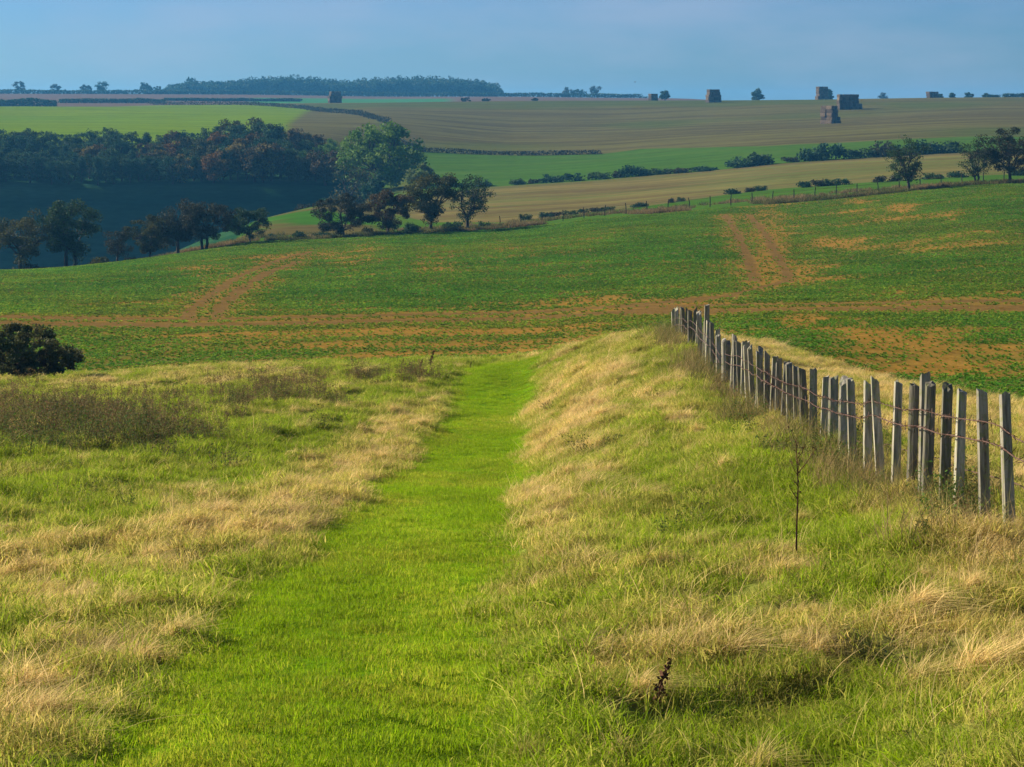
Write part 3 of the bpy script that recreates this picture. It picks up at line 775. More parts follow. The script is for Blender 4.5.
hh(178, 197, 42, 'plum brown tree with a bare leaning trunk, left one of the touching pair', 5, 2, leaf='plum', shape='vase', trunk_h=.34)
hh(204, 197, 50, 'plum brown tree with a flat spreading crown, right one of the touching pair', 6, 1, leaf='plum', shape='flat', stems=2, trunk_h=.32)
hh(250, 205, 38, 'low dark hawthorn right of the plum brown pair with branches to the ground', 7, 1, leaf='dark', base=.08, trunk_h=.2)
hh(343, 190, 50, 'dense dark plum hawthorn leafy to the ground in front of the shaded valley', 8, 2, leaf='plum', base=.03, trunk_h=.15, n_leaf=7000, gaps=.1)
hh(388, 183, 40, 'dark hawthorn with a brown tinted top between two wider trees', 9, 2, leaf='brown', base=.05, trunk_h=.15, n_leaf=6500, gaps=.1)
hh(431, 168, 52, 'tall brown-topped dark tree left of the open-branched tree', 10, 3, leaf='olive', shape='vase', base=.1, trunk_h=.2, n_leaf=6500)
hh(467, 172, 44, 'open-branched dark tree leaning right with sky gaps at the end of the row', 11, 2, leaf='dark', shape='vase', lean=.12, trunk_h=.25, n_leaf=2300, gaps=.7)
hh(908, 132, 46, 'lone thin-leaved dark tree with a straight trunk on the right of the field top', 12, 1, leaf='dark', shape='vase', trunk_h=.2, n_leaf=2300, gaps=.6)
hh(977, 138, 40, 'sparse dark tree with leaning forked stems left of the tree at the photo edge', 13, 4, leaf='dark', shape='vase', stems=2, lean=-.05, trunk_h=.16, n_leaf=1900, gaps=.6)
hh(1009, 124, 54, 'largest dark tree of the right hand field top, at the right photo edge', 14, 3, leaf='plum', shape='round', trunk_h=.22, n_leaf=5200)
hh(1052, 130, 50, 'dark tree beyond the right photo edge in the field hedge', 15, 5, leaf='dark', n_leaf=3000)

# little scrub under the hedgerow trees
def bush_mesh(seed, leaf, H=1.0, W=2.0, n=700, ls=.16):
    g = np.random.RandomState(seed); mb = MB()
    nc = 16
    for i in range(nc):
        a = g.rand()*6.28; rr = math.sqrt(g.rand())*W*.42
        cz = H*(.15+.55*g.rand())*(1-.5*(rr/(W*.5))**2)
        cc = np.array([rr*math.cos(a), rr*math.sin(a)*.8, cz]); k = n//nc
        d = g.randn(k, 3); d /= np.linalg.norm(d, axis=1)[:, None]
        Cn = cc+d*H*.30*g.rand(k, 1)**.5*np.array([1.3, 1.3, 1]); Cn[:, 2] = np.maximum(Cn[:, 2], .02)
        V, Q = leaf_cloud(g, Cn, ls, .75); mb.add(V, Q, a=np.repeat(np.clip(g.rand()*.6+.4*g.rand(k), 0, 1), 4))
    return mb.mesh('bush', LM[leaf])
BM = {k: [bush_mesh(100+i+7*j, k) for i in range(3)] for j, k in enumerate(('dark', 'plum', 'olive', 'pine', 'mid', 'brown'))}
def bush(x, y, w, h, leaf, label, lo, hi, group, seed=0, D=None, name='hawthorn_bush', cat='bush'):
    D = D or solve_D(x, y, lo, hi)
    X = (x-CX)/F*D
    o = bpy.data.objects.new(name, BM[leaf][seed % 3]); COL.objects.link(o)
    o.location = (X, D, gh(X, D)-.05); o.rotation_euler = (0, 0, seed*1.3)
    W = w/F*D; H = h/F*D
    o.scale = (W/2.1, W/2.1, H/.95)
    return tag(o, label, cat, group)
g1 = 'scrub bushes under the hedgerow trees'
for i, (x, w, h, lf) in enumerate([(30, 24, 12, 'plum'), (100, 26, 14, 'olive'), (130, 16, 9, 'plum'), (275, 20, 7, 'pine'), (300, 22, 9, 'dark'), (322, 20, 8, 'pine'), (368, 16, 10, 'olive'), (410, 20, 12, 'dark'), (452, 26, 12, 'dark'), (484, 18, 10, 'dark'), (500, 12, 5, 'olive')]):
    bush(x, 0, w, h, lf, 'low dark scrub at the foot of the left hedgerow trees', 0, 0, g1, i, D=e1(x)+3.5)
g2 = 'bushes on the lower edge of the stubble field'
for i, (x, w, h) in enumerate([(526, 12, 8), (546, 14, 7), (556, 12, 6), (570, 14, 6), (583, 12, 6), (595, 14, 6), (608, 14, 6), (640, 14, 6), (672, 7, 6), (681, 8, 6), (733, 14, 7), (750, 10, 6), (760, 12, 7), (804, 14, 8), (818, 14, 9), (831, 16, 9), (843, 14, 8), (881, 13, 8), (933, 18, 8), (957, 16, 8), (895, 16, 8), (1018, 18, 10)]):
    D = float(np.interp(x, [512, 640, 768, 1024], [243, 252, 270, 268]))
    bush(x, 0, w*1.4, h, ['dark', 'pine', 'plum'][i % 3], 'low dark bush on the lower edge of the pale stubble field', 0, 0, g2, i, D=D)
g3 = 'bushes between the stubble field and the green strip'
for i, (x, w, h) in enumerate([(483, 12, 9), (517, 16, 7), (535, 12, 6), (552, 18, 10), (571, 20, 10), (600, 18, 9), (619, 12, 8), (629, 20, 14), (641, 18, 10), (660, 18, 8), (680, 20, 7), (704, 26, 6), (745, 26, 12), (760, 28, 14), (790, 16, 7), (813, 24, 18), (833, 26, 20), (860, 26, 12), (882, 22, 17), (896, 24, 13), (922, 30, 16), (944, 32, 15)]):
    D = float(np.interp(x, [480, 1024], [368, 374]))
    bush(x, 0, w*1.5, h, ['pine', 'dark', 'plum', 'pine'][i % 4], 'dark bush between the stubble field and the green strip behind it', 0, 0, g3, i, D=D)
# hedges on the far boundaries
def hedge(name, pts, label, h, leaf, w=2.0, n=4000, ls=.5, group=None, dens=None):
    """a hedge follows ground points (X, Y)"""
    pts = np.array(pts, float)
    seg = np.linalg.norm(np.diff(pts, axis=0), axis=1); s = np.concatenate([[0], np.cumsum(seg)])
    g = np.random.RandomState(int(s[-1]) % 9999)
    t = g.rand(n)*s[-1]
    X = np.interp(t, s, pts[:, 0])+g.randn(n)*w*.3; Y = np.interp(t, s, pts[:, 1])+g.randn(n)*w*.3
    hh_ = h*(.65+.6*fbm(t*.12, t*0, 3, 81))
    z = height(X, Y)+hh_*g.rand(n)**.8
    V, Q = leaf_cloud(g, np.stack([X, Y, z], -1), ls, .8)
    o0 = np.array([pts[0, 0], pts[0, 1], gh(pts[0, 0], pts[0, 1])])
    mb = MB(); mb.add(V-o0, Q, a=np.repeat(np.clip(fbm(t*.2, t*0, 2, 82)+g.randn(n)*.15, 0, 1), 4))
    o = link(name, mb.mesh(name, LM[leaf]), loc=o0)
    return tag(o, label, 'hedge', group)
def gpts(px, ds): return [((x-CX)/F*d, d) for x, d in zip(px, ds)]
hedge('hedge', gpts([150, 200, 240, 300, 350, 388], [950, 900, 868, 798, 690, 590]), 'dark curving hedge between the bright green field and the brown hill', 1.6, 'plum', n=6000)
hedge('hedge', gpts([390, 420, 480, 560, 600], [520, 482, 480, 474, 470]), 'thin dark hedge along the bottom of the brown hill left of centre', 1.0, 'plum', n=4000, ls=.4)
hedge('hedge', gpts([-60, 56], [880, 860]), 'dark green hedge at the left end of the pink strip below the skyline', 3.8, 'pine', n=5000, ls=.7)
hedge('hedge', gpts([60, 165], [1010, 990]), 'long low hedge on the lower edge of the pink strip of field', 2.2, 'dark', n=4000, ls=.7)
hedge('hedge', gpts([-80, 170, 330, 520, 640], [1440, 1420, 1420, 1440, 1460]), 'long dark hedge running along the far skyline on the left', 3.0, 'dark', w=4, n=14000, ls=1.2)
hedge('hedge', gpts([165, 300], [1120, 1100]), 'dark hedge beside the teal green strip below the far wood', 1.6, 'dark', n=5000, ls=.8)
hedge('hedge', gpts([1003, 1120], [960, 960]), 'low dark hedge on the skyline at the right edge of the photo', 3.8, 'dark', n=3500, ls=.8)
hedge('hedge', gpts([984, 999], [955, 955]), 'short dark hedge on the skyline left of the one at the right photo edge', 3.2, 'dark', n=1200, ls=.6)

# the wood on the valley side
WOODN = []
specs = [('pine', 'cone', 12), ('dark', 'round', 11), ('olive', 'round', 10), ('russet', 'round', 8), ('gold', 'round', 8), ('brown', 'round', 9), ('pine', 'round', 12), ('mid', 'round', 10)]
WP = {}
for i, (lf, shp, H) in enumerate(specs):
    WP[i] = [tree_parts(300+i*5+j, H, H*(.72 if shp != 'cone' else .5), leaf=lf, shape=shp, n_clump=40, n_leaf=3600, leaf_size=.42, base=.0, trunk_h=.2, twigs=False, gaps=.2, clump_r=.115) for j in range(2)]
desc = {0: 'pointed blue-green pine', 1: 'dark green tree', 2: 'olive green tree', 3: 'russet red tree', 4: 'golden yellow tree', 5: 'brown leaved tree', 6: 'broad blue-green pine', 7: 'mid green tree'}
def topline(x): return float(np.interp(x, [0, 30, 45, 62, 75, 120, 128, 150, 200, 240, 262, 290, 330, 345], [122, 122, 130, 138, 124, 124, 136, 130, 124, 114, 112, 122, 134, 142]))
g = np.random.RandomState(5)
rows = [(428, 0), (416, 1), (405, 2), (396, 3)]
for D0, rw in rows:
    x = -70.0+rw*8
    while x < 338-rw*4:
        D = D0+g.randn()*3
        X = (x-CX)/F*D
        zb = gh(X, D)
        top = topline(min(max(x, 0), 345))+rw*8+g.rand()*9*(1 if rw else .5)
        H = (-(top-HY)/F*D)-zb
        if 230 < x < 275 and rw >= 2: k = g.choice([3, 5, 6, 1, 4])
        elif 150 < x < 185 and rw >= 1: k = g.choice([4, 2, 3, 6])
        elif 60 < x < 100 and rw == 2: k = g.choice([4, 2, 6, 5])
        elif 200 < x < 235 and rw >= 1: k = g.choice([3, 1, 6, 0, 2])
        elif x > 285: k = g.choice([7, 5, 2, 1])
        elif x < 130: k = g.choice([0, 6, 1, 6])
        else: k = g.choice([0, 6, 1, 2, 1, 5])
        H = max(H, 5.5); tm, cmh = WP[k][g.randint(2)]; H0 = specs[k][2]
        row = ['back', 'middle', 'front', 'lowest'][rw]
        side = 'left' if x < 115 else ('middle' if x < 230 else 'right')
        tree_at('pine_tree' if k in (0, 6) else 'woodland_tree', x, D, tm, cmh, '%s in the %s row at the %s of the valley wood' % (desc[k], row, side), 'tree',
                '%ss in the %s row at the %s of the valley wood' % (desc[k], row, side), sc=H/H0, rz=g.rand()*6.28, sx=float(g.uniform(.9, 1.15)))
        x += g.uniform(9, 15) if rw < 3 else g.uniform(6, 9)
hero('broadleaf_tree', 381, 119, 188, 92, 'big rounded mid green tree at the right end of the valley wood', 'tree', 0, 0, 400, D=384, leaf='mid', n_clump=90, n_leaf=14000, base=.0, trunk_h=.2, leaf_size=.5, gaps=.15, clump_r=.11)
hero('broadleaf_tree', 326, 143, 190, 34, 'rust tinted tree touching the left side of the big rounded green tree', 'tree', 0, 0, 401, D=392, leaf='brown', n_clump=26, n_leaf=3000, base=.02, leaf_size=.45, clump_r=.13)
hero('broadleaf_tree', 350, 152, 192, 36, 'olive tree in front of the left half of the big rounded green tree', 'tree', 0, 0, 402, D=372, leaf='olive', n_clump=26, n_leaf=3000, base=.02, leaf_size=.45, clump_r=.13)
hero('broadleaf_tree', 420, 163, 196, 36, 'small pale green tree at the right foot of the big rounded green tree', 'tree', 0, 0, 403, D=350, leaf='pale', n_clump=26, n_leaf=3000, base=.02, leaf_size=.42, clump_r=.13)
hero('broadleaf_tree', 375, 172, 200, 30, 'dark low tree below the big rounded green tree', 'tree', 0, 0, 404, D=352, leaf='pine', n_clump=20, n_leaf=2400, base=.02, leaf_size=.42, clump_r=.13)
g4 = 'bushes along the foot of the shaded valley side'
for i, (x, w, h) in enumerate([(12, 26, 12), (45, 20, 9), (100, 26, 12), (135, 24, 12), (262, 20, 12), (280, 18, 10), (305, 26, 11), (325, 22, 12), (345, 20, 10)]):
    bush(x, 0, w, h, ['plum', 'pine'][i % 2], 'low dusky bush on the floor of the shaded valley', 0, 0, g4, i, D=300)

# far wood on the skyline
def far_wood():
    g = np.random.RandomState(77); mb = MB()
    D0 = 1560
    def top(x): return float(np.interp(x, [158, 166, 175, 183, 190, 200, 230, 250, 285, 300, 330, 345, 370, 385, 400, 450, 480, 495, 503], [92, 86, 82, 80, 76, 80, 78, 76, 73, 74, 76, 79, 76, 76, 74, 75, 77, 82, 90]))
    x = 160.0
    for rw in range(3):
        x = 158.0+rw*2
        while x < 500:
            D = D0+rw*14+g.randn()*3; X = (x-CX)/F*D; zb = gh(X, D)
            tz = -(top(x)+(2-rw)*2+g.rand()*2.5-HY)/F*D; R = 2.6+g.rand()*2.2
            hgt = max(4, tz-zb)
            n = 330
            d = g.randn(n, 3); d /= np.linalg.norm(d, axis=1)[:, None]
            Cn = np.array([X, D, zb+hgt*.52])+d*np.array([R*1.3, R*1.3, hgt*.48])*g.rand(n, 1)**.4
            V, Q = leaf_cloud(g, Cn, 1.5, .8); mb.add(V, Q, a=np.repeat(np.clip(g.rand()*.7+g.rand(n)*.3, 0, 1), 4))
            x += g.uniform(4.5, 7.5)
    tag(link('far_wood', mb.mesh('far_wood', LM['dark'])), 'blue-grey wood standing along the far skyline left of centre', 'wood', kind='stuff')
far_wood()
# single skyline trees
SK = [(19, 81, 12, 'olive', 'small round tree at the left end of the skyline row', 1450), (55, 84, 14, 'grey', 'faint low tree, second from the left on the skyline', 1450),
      (87, 84, 15, 'plum', 'brownish flat-topped tree left of the round green one on the skyline', 1450), (102, 81, 13, 'dark', 'dark round tree touching the brownish one on the skyline', 1450),
      (146, 82, 14, 'dark', 'round dark tree just left of the far skyline wood', 1450), (158, 86, 10, 'dark', 'small tree between the round dark tree and the far wood', 1450),
      (568, 87, 10, 'grey', 'left tree of the three close together on the skyline', 1480), (579, 88.5, 14, 'dark', 'middle and lowest tree of the three close together on the skyline', 1480),
      (597, 85, 15, 'grey', 'right and tallest tree of the three close together on the skyline', 1480), (645, 97, 6, 'dark', 'tiny bush left of the small stack on the skyline', 1400), (665, 90, 9, 'dark', 'small round tree right beside the small straw stack on the skyline', 1000),
      (757, 87, 12, 'dark', 'lone round tree on the skyline between two straw stacks', 1000), (829, 89, 6, 'dark', 'dark tree peeping out behind a straw stack on the skyline', 960), (883, 92, 9, 'grey', 'faint small tree on the skyline right of the big straw stack', 1300),
      (940, 93, 6, 'dark', 'small dark tree against the right side of the last straw stack', 960), (952, 92.5, 6, 'dark', 'tiny round bush, first right of the last straw stack', 960), (969, 92, 11, 'dark', 'low wide bush, second right of the last straw stack', 960), (987, 92.5, 7, 'dark', 'small dark bush left of the skyline hedge on the right', 950),
      (466, 97, 12, 'plum', 'left one of two low brownish bushes below the right end of the far wood', 925), (486, 98, 12, 'plum', 'right one of two low brownish bushes below the right end of the far wood', 925), (535, 98, 8, 'plum', 'small brownish bush alone on the brown ridge near centre', 925)]
for i, (x, yt, w, lf, lab, D) in enumerate(SK):
    X = (x-CX)/F*D; zb = gh(X, D); H = max(-(yt-HY)/F*D-zb, 3)
    small = (yt > 91)
    hero('skyline_bush' if small else 'skyline_tree', x, yt, 0, w, lab, 'bush' if small else 'tree', 0, 0, 500+i, 'trees on the skyline', D=D, leaf=lf, n_clump=22, n_leaf=1500, leaf_size=.8 if not small else .6, base=.12 if not small else .0, trunk_h=.2, twigs=False, clump_r=.14, gaps=.2, tr=H*.035)

# ------------------------------------------------------------------ bush by the meadow on the left
hero('hawthorn_bush', 18, 322, 0, 140, 'dark rounded hawthorn bush at the left photo edge where the rough grass meets the field', 'bush', 0, 0, 600, D=52, leaf='thorn', shape='round', n_clump=130, n_leaf=26000, base=-.05, trunk_h=.1, leaf_size=.07, gaps=.5, clump_r=.11, tr=.05, stems=2)

# ------------------------------------------------------------------ straw stacks
def bale_mesh(L, Wd, H, seed):
    g = np.random.RandomState(seed)
    # bevelled, slightly bulging block with string grooves
    nx, ny, nz = 6, 3, 3
    import bmesh
    bm = bmesh.new(); bmesh.ops.create_cube(bm, size=1.0)
    bmesh.ops.subdivide_edges(bm, edges=bm.edges[:], cuts=3, use_grid_fill=True)
    for v in bm.verts:
        x, y, z = v.co
        ed = sum(1 for q in (x, y, z) if abs(abs(q)-.5) < 1e-4)
        f = 1.0-.035*max(0, ed-1)
        v.co = ((x*f+g.randn()*.004)*L, (y*f+g.randn()*.008)*Wd, (z*f+g.randn()*.008)*H)
    me = bpy.data.meshes.new('bale'); bm.to_mesh(me); bm.free(); me.materials.append(M_straw_bale); return me
BALE = [bale_mesh(2.4, 1.2, 1.05, i) for i in range(3)]
def stack(x, D, nx, ny, nz, label, rz, steps=None, up=None, left_step=0):
    """nx bales wide (across), ny deep, nz high; the top layers can be shorter"""
    X = (x-CX)/F*D
    e = empty('straw_stack', (X, D, gh(X, D)-.1), rz)
    tag(e, label, 'straw stack', 'straw stacks on the brown hill')
    g = np.random.RandomState(int(x))
    for k in range(nz):
        n_here = nx-(steps[k] if steps else 0)
        for i in range(n_here):
            for j in range(ny):
                if 0 < i < n_here-1 and 0 < j < ny-1 and k < nz-1: continue
                o = link('bale', BALE[g.randint(3)], e)
                w = 1.22
                off = (left_step*w if (steps and steps[k] and left_step) else 0)
                o.location = ((i-(nx-1)/2)*w+off+g.randn()*.07, (j-(ny-1)/2)*2.42+g.randn()*.13, .52+k*1.05)
                o.rotation_euler = (0, 0, math.pi/2+g.randn()*.05)
    return e
def stackD(x, y, lo=440, hi=900): return solve_D(x, y, lo, hi)
# sizes follow from the rows they stand on
S = [(830.5, 122, 5, 2, 6, 'tall narrow straw stack with a bright ribbed left side, nearest and lowest on the hill', 1),
     (849.5, 108.5, 7, 2, 5, 'widest straw stack, square and dark, just behind and right of the nearest one', 1)]
D = stackD(830.5, 123.5); stack(830.5, D, 3, 2, 5, 'tall narrow straw stack with a bright ribbed left side, nearest and lowest on the hill', math.radians(36), [0, 0, 1, 1, 1])
D = stackD(849.5, 109); stack(849.5, D, 7, 1, 5, 'widest straw stack, square and dark, just behind and right of the nearest one', math.radians(16), [0, 0, 1, 1, 1])
D = stackD(713.5, 102.3); stack(713.5, D, 5, 1, 5, 'stepped straw stack with a narrower top standing alone on the skyline right of centre', math.radians(26), [0, 0, 0, 1, 1], left_step=.5)
stack(822, 880, 5, 1, 6, 'tall straw stack on the skyline above the nearest one, with a dark tree behind', math.radians(28), [0, 0, 1, 1, 1, 1], left_step=.5)
stack(653, 885, 3, 1, 3, 'small low straw stack on the skyline with a round tree at its right', math.radians(30))
stack(932.5, 870, 4, 1, 3, 'small low straw stack on the skyline furthest right', math.radians(28))
D = stackD(335, 102.9, 600, 940); stack(335, D, 5, 1, 5, 'tapering straw stack below the far wood at the left', math.radians(30), [0, 0, 0, 1, 1], left_step=.5)

# ------------------------------------------------------------------ fence
def fence():
    XF = 3.6
    H0 = [(1010, 396), (985, 391), (959, 392), (944, 387), (927, 384.5), (912, 385), (896, 383), (880, 379), (868, 384), (853, 380), (843, 381), (833, 378), (823, 377),
          (813, 370), (804.5, 369), (798, 368), (790, 364), (784, 363), (778, 360), (773, 357), (767, 354), (761, 353), (757.5, 349), (753, 347), (749, 344), (744, 343), (740, 342.5), (736, 342), (728, 342), (724, 340),
          (719, 335), (716, 330), (712.5, 323), (707.5, 322), (704.5, 322), (701, 313), (697.5, 312), (694, 310), (690.5, 311), (687, 310), (684, 308), (680.5, 307.5), (677, 309), (674, 310)]
    tall = [(925, 376.5, .8), (732, 336, 1), (705.8, 305, 1)]
    root = empty('post_and_wire_fence', (XF, 14.4, gh(XF, 14.4)))
    tag(root, 'old fence of closely set weathered wooden posts with rusty wire on the right bank', 'fence')
    R0 = Vector(root.location)
    g = np.random.RandomState(3)
    heads = []
    def post(D, zt, w, ht, seed, dx=0.0, up=0):
        g = np.random.RandomState(seed)
        X = XF+dx; zb = gh(X, D)-.15
        h = zt-zb
        n = 9; k = 7
        prof = 1+.10*g.randn(n); V = []
        lx, ly = g.randn()*.036, g.randn()*.035
        sq = g.rand() < .45; g0 = g.rand()*1.5
        for i in range(k):
            t = i/(k-1)
            for j in range(n):
                a = 2*math.pi*j/n+.3
                rr = w*.5*prof[j]*(1-.12*t)*(1+.02*g.randn())
                if sq: rr *= 1/max(abs(math.cos(a)), abs(math.sin(a)))*.92
                V.append((rr*math.cos(a)+lx*h*(t-.2), rr*math.sin(a)+ly*h*(t-.2), h*t+(g.randn()*.012+.035*g0*math.cos(a+seed) if i == k-1 else 0)))
        V.append((lx*h*.8, ly*h*.8, h+.01))
        Q = [(i*n+j, i*n+(j+1) % n, (i+1)*n+(j+1) % n, (i+1)*n+j) for i in range(k-1) for j in range(n)]
        T = [((k-1)*n+j, (k-1)*n+(j+1) % n, k*n) for j in range(n)]
        me = mk_mesh('post', V, Q, T, mats=[M_post])
        o = link('post', me, root); o.location = Vector((X, D, zb))-R0
        return o
    Ds = []
    for i, (x, yt) in enumerate(H0):
        dx = g.randn()*.03
        D = F*(XF+dx)/(x-CX)
        zt = -(yt-HY)/F*D
        post(D, zt, .085+.025*g.rand(), 0, 900+i, dx)
        Ds.append((D, zt, XF+dx))
    for x, yt, s in tall:
        D = F*XF/(x-CX)+.12; zt = -(yt-HY)/F*D; post(D, zt, .10, 0, int(x), .02)
    # the fence runs on past the edge of the picture towards the viewer
    for i in range(7):
        D = 13.75-i*.66; post(D, gh(XF, D)+.92+g.randn()*.03, .12, 0, 970+i, g.randn()*.03)
    # wires: run along the near face of the posts
    Ds = [(9.9, gh(XF, 9.9)+.93, XF)]+[(13.75, gh(XF, 13.75)+.93, XF)]+Ds
    for wi, (dz, side, th) in enumerate([(-.20, -1, .0042), (-.34, -1, .005), (-.62, 1, .004)]):
        mb = MB(); P3 = []
        for a, b in zip(Ds[:-1], Ds[1:]):
            for t in (0, .33, .66):
                D = a[0]+(b[0]-a[0])*t
                P3.append((a[2]+(b[2]-a[2])*t+side*.075+g.randn()*.004, D, a[1]+(b[1]-a[1])*t+dz-.03*math.sin(math.pi*t)*(1+.6*g.randn())+g.randn()*.004))
        P3 = np.array(P3)-np.array(R0)
        # smooth heights along the run
        zz = P3[:, 2].copy()
        for it in range(6): zz[1:-1] = .5*zz[1:-1]+.25*(zz[:-2]+zz[2:])
        P3[:, 2] = zz
        V, Q, T = tube(P3, [th]*len(P3), 5); mb.add(V, Q, T)
        if wi < 2:
            for i in range(0, len(P3)-1):
                for t in (.1, .6):
                    c0 = P3[i]+(P3[i+1]-P3[i])*t
                    if c0[1]+R0.y > 28: continue
                    for s in range(2):
                        d = g.randn(3)*.022
                        V, Q, T = tube([c0-d, c0+d], [.0028, .002], 3); mb.add(V, Q, T)
        link('wire', mb.mesh('wire', M_wire), root)
fence()
# thin old field fence along the top margin
def far_fence():
    root = empty('stake_fence', ((512-CX)/F*226, 226, gh(0, 226)))
    tag(root, 'row of small dark stakes and wire along the grass strip above the crop field', 'fence')
    R0 = Vector(root.location); g = np.random.RandomState(4)
    me = None; P3 = []
    for i, x in enumerate(list(range(500, 1024, 21))):
        D = e1(x)+6+g.randn()*.3; X = (x-CX)/F*D; zb = gh(X, D)
        V, Q, T = tube([(0, 0, -.1), (g.randn()*.04, 0, .7), (g.randn()*.06, 0, 1.25)], [.06, .055, .05], 6)
        mb = MB(); mb.add(V, Q, T); o = link('stake', mb.mesh('stake', M_bark), root); o.location = Vector((X, D, zb))-R0
        P3.append((X, D, zb+1.0))
    V, Q, T = tube(np.array(P3)-np.array(R0), [.012]*len(P3), 4); mb = MB(); mb.add(V, Q, T); link('wire', mb.mesh('wire', M_wire), root)
far_fence()

# ------------------------------------------------------------------ single plants in the meadow
def on_ground(x, y, lo, hi):
    D = solve_D(x, y, lo, hi); X = (x-CX)/F*D; return X, D, gh(X, D)
def sapling():
    X, D, z = on_ground(796, 565, 9, 20)
    e = empty('bare_sapling', (X, D, z)); tag(e, 'thin bare upright sapling stem standing alone in the grass left of the fence', 'sapling')
    g = np.random.RandomState(12); H = 130/F*D
    st = MB(); pts = [(0, 0, -.05), (.005, 0, H*.3), (.015, 0, H*.6), (.0, 0, H)]
    V, Q, T = tube(pts, [.0085, .007, .005, .002], 6); st.add(V, Q, T); link('stem', st.mesh('stem', M_stalk, True), e)
    for i in range(9):
        t = .42+.3*g.rand() if i < 6 else .75+.2*g.rand()
        a = g.rand()*6.28; L = H*(.22*g.rand()+.10)
        b = np.array([.012, 0, H*t]); d = np.array([math.cos(a)*.55, math.sin(a)*.55, .8])*L
        mb = MB(); V, Q, T = tube([b, b+d*.5+np.array([0, 0, -.01]), b+d], [.004, .003, .0012], 4); mb.add(V, Q, T)
        C = b+d*g.rand(6, 1)+g.randn(6, 3)*.008
        V, Q = leaf_cloud(g, C, .022, .5); mb.add(V, Q)
        link('twig', mb.mesh('twig', M_stalk), e)
sapling()
def dead_dock(x, y, hpx, label, lo, hi, seed, group=None):
    X, D, z = on_ground(x, y, lo, hi); g = np.random.RandomState(seed)
    e = empty('dead_dock', (X, D, z), g.rand()*.6-.3); tag(e, label, 'dock plant', group)
    H = hpx/F*D
    top = np.array([H*.25, 0, H])
    st = MB(); V, Q, T = tube([(0, 0, -.05), (H*.05, 0, H*.5), top], [.006, .005, .002], 5); st.add(V, Q, T); link('stem', st.mesh('stem', M_stalk, True), e)
    sd = MB()
    for i in range(110):
        t = .3+.68*g.rand(); c0 = np.array([H*.25*t*t, 0, H*t])
        C = c0+g.randn(1, 3)*np.array([.022, .022, .02])*(1.3-t)*H/.3
        V, Q = leaf_cloud(g, C, .028*H/.3, .5); sd.add(V, Q, a=g.rand())
    link('seed_head', sd.mesh('seed_head', M_stalk), e)
dead_dock(657, 706, 58, 'dark rust brown dead dock plant in the straw grass low in the photo', 8, 16, 21)
for i, (x, y, h, lab) in enumerate([(430, 368, 19, 'tallest dark brown dead stem at the far edge of the meadow'), (420, 368, 12, 'shorter dead brown stem left of the tallest one at the meadow edge'), (402, 366, 8, 'low clump of dead brown dock left of the dead stems at the meadow edge'), (470, 366, 7, 'small brown dead dock just left of where the mown path ends')]):
    dead_dock(x, y, h, lab, 40, 54, 30+i)

# bird
def bird():
    D = 900; X = (635-CX)/F*D; z = -(82-HY)/F*D
    e = empty('bird', (X, D, z), .4); tag(e, 'tiny dark bird flying in the sky above the brown ridge', 'bird')
    V, Q, T = tube([(-.5, 0, 0), (-.3, 0, .02), (0, 0, .03), (.35, 0, .03), (.5, 0, 0)], [.03, .09, .15, .09, .02], 8); mb = MB(); mb.add(V, Q, T)
    link('body', mb.mesh('body', M_stalk, True), e)
    for s in (-1, 1):
        V = [(-.12, 0, .05), (.2, 0, .05), (.12, s*.45, .26), (-.1, s*.45, .24), (.0, s*.95, .16), (-.08, s*.95, .15)]
        V2 = [(a, b, c_-.03) for a, b, c_ in V]
        mb = MB(); mb.add(V+V2, [(0, 1, 2, 3), (3, 2, 4, 5), (6, 9, 8, 7), (9, 11, 10, 8), (0, 3, 9, 6), (3, 5, 11, 9), (1, 7, 8, 2), (2, 8, 10, 4), (5, 4, 10, 11)]); link('wing', mb.mesh('wing', M_stalk), e)
bird()

# ------------------------------------------------------------------ haze
def haze():
    me = bpy.data.meshes.new('haze')
    x0, x1, y0, y1, z0, z1 = -4300, 4300, -60, 3600, -90, 34
    V = [(x0, y0, z0), (x1, y0, z0), (x1, y1, z0), (x0, y1, z0), (x0, y0, z1), (x1, y0, z1), (x1, y1, z1), (x0, y1, z1)]
    me.from_pydata(V, [], [(0, 3, 2, 1), (4, 5, 6, 7), (0, 1, 5, 4), (1, 2, 6, 5), (2, 3, 7, 6), (3, 0, 4, 7)])
    m, nt = new_mat('haze')
    v = nt.nodes.new('ShaderNodeVolumePrincipled'); v.inputs['Color'].default_value = (.12, .50, .96, 1); v.inputs['Density'].default_value = HAZE
    v.inputs['Anisotropy'].default_value = .2
    o = nt.nodes.new('ShaderNodeOutputMaterial'); nt.links.new(v.outputs[0], o.inputs['Volume'])
    me.materials.append(m); ob = link('haze', me); tag(ob, 'thin blue haze lying over the distant fields', 'haze', kind='stuff')
HAZE = .00019
haze()

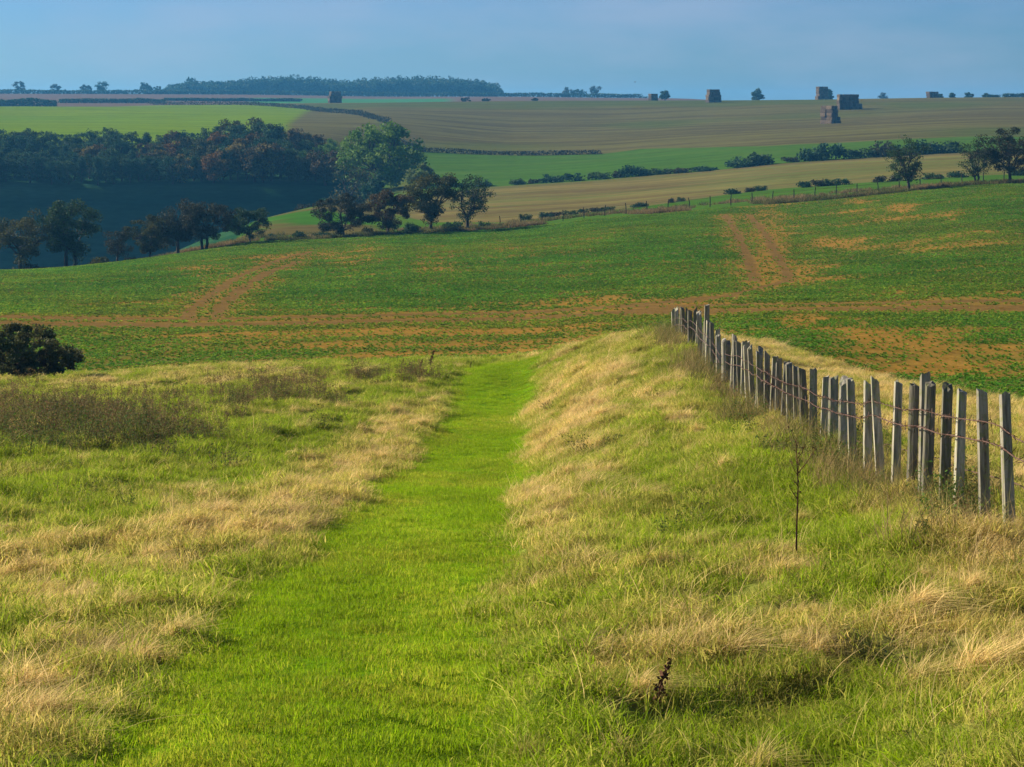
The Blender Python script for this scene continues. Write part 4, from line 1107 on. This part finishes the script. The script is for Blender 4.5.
# ------------------------------------------------------------------ light and camera
EL, AZ = math.radians(27), math.radians(-58)       # the sun: ahead of the viewer and to the left
sd = Vector((math.sin(AZ)*math.cos(EL), math.cos(AZ)*math.cos(EL), math.sin(EL)))
L = bpy.data.lights.new('sun', 'SUN'); L.energy = 5.0; L.angle = math.radians(.5); L.color = (1, .90, .74)
lo = bpy.data.objects.new('sun', L); COL.objects.link(lo); lo.rotation_euler = (-sd).to_track_quat('-Z', 'Y').to_euler(); lo.location = (-50, 50, 60)
w = bpy.data.worlds.new('World'); scene.world = w; w.use_nodes = True; nt = w.node_tree; nt.nodes.clear()
sky = nt.nodes.new('ShaderNodeTexSky'); sky.sky_type = 'NISHITA'; sky.sun_disc = False
sky.sun_elevation = EL; sky.sun_rotation = AZ; sky.air_density = 1.0; sky.dust_density = .4; sky.ozone_density = 3.0; sky.altitude = 200
# faint high cloud
tc = nt.nodes.new('ShaderNodeTexCoord'); mp = nt.nodes.new('ShaderNodeMapping'); mp.inputs['Scale'].default_value = (1, 1, 3.5)
nt.links.new(tc.outputs['Generated'], mp.inputs[0])
nz = nt.nodes.new('ShaderNodeTexNoise'); nz.inputs['Scale'].default_value = 9; nz.inputs['Detail'].default_value = 5; nt.links.new(mp.outputs[0], nz.inputs['Vector'])
skyc = mixc(nt, 1.0, sky.outputs[0], (.45, .765, 1.28), 'MULTIPLY')
hs = nt.nodes.new('ShaderNodeHueSaturation'); nt.links.new(skyc, hs.inputs['Color'])
hs.inputs['Saturation'].default_value = .85
cl = mixc(nt, mr(nt, nz.outputs['Fac'], .5, .75, 0, .22), skyc, hs.outputs[0])
cl2 = mixc(nt, mr(nt, nz.outputs['Fac'], .40, .72, 0, .34), cl, (6.0, 6.6, 8.6))
bg = nt.nodes.new('ShaderNodeBackground'); bg.inputs['Strength'].default_value = .039; nt.links.new(cl2, bg.inputs['Color'])
wo = nt.nodes.new('ShaderNodeOutputWorld'); nt.links.new(bg.outputs[0], wo.inputs['Surface'])

cam = bpy.data.cameras.new('camera'); co = bpy.data.objects.new('camera', cam); COL.objects.link(co)
cam.sensor_width = 36; cam.lens = F/1024*36; cam.shift_y = -(383.5-HY)/1024
cam.clip_start = .1; cam.clip_end = 12000; co.location = (0, 0, 0); co.rotation_euler = (math.radians(90), 0, 0)
scene.camera = co
vs = scene.view_settings; vs.view_transform = 'Standard'; vs.look = 'None'; vs.exposure = 1.0; vs.gamma = 1; vs.use_curve_mapping = False
scene.render.engine = 'CYCLES'
scene.cycles.volume_bounces = 0
scene.cycles.max_bounces = 6; scene.cycles.diffuse_bounces = 2; scene.cycles.transmission_bounces = 3
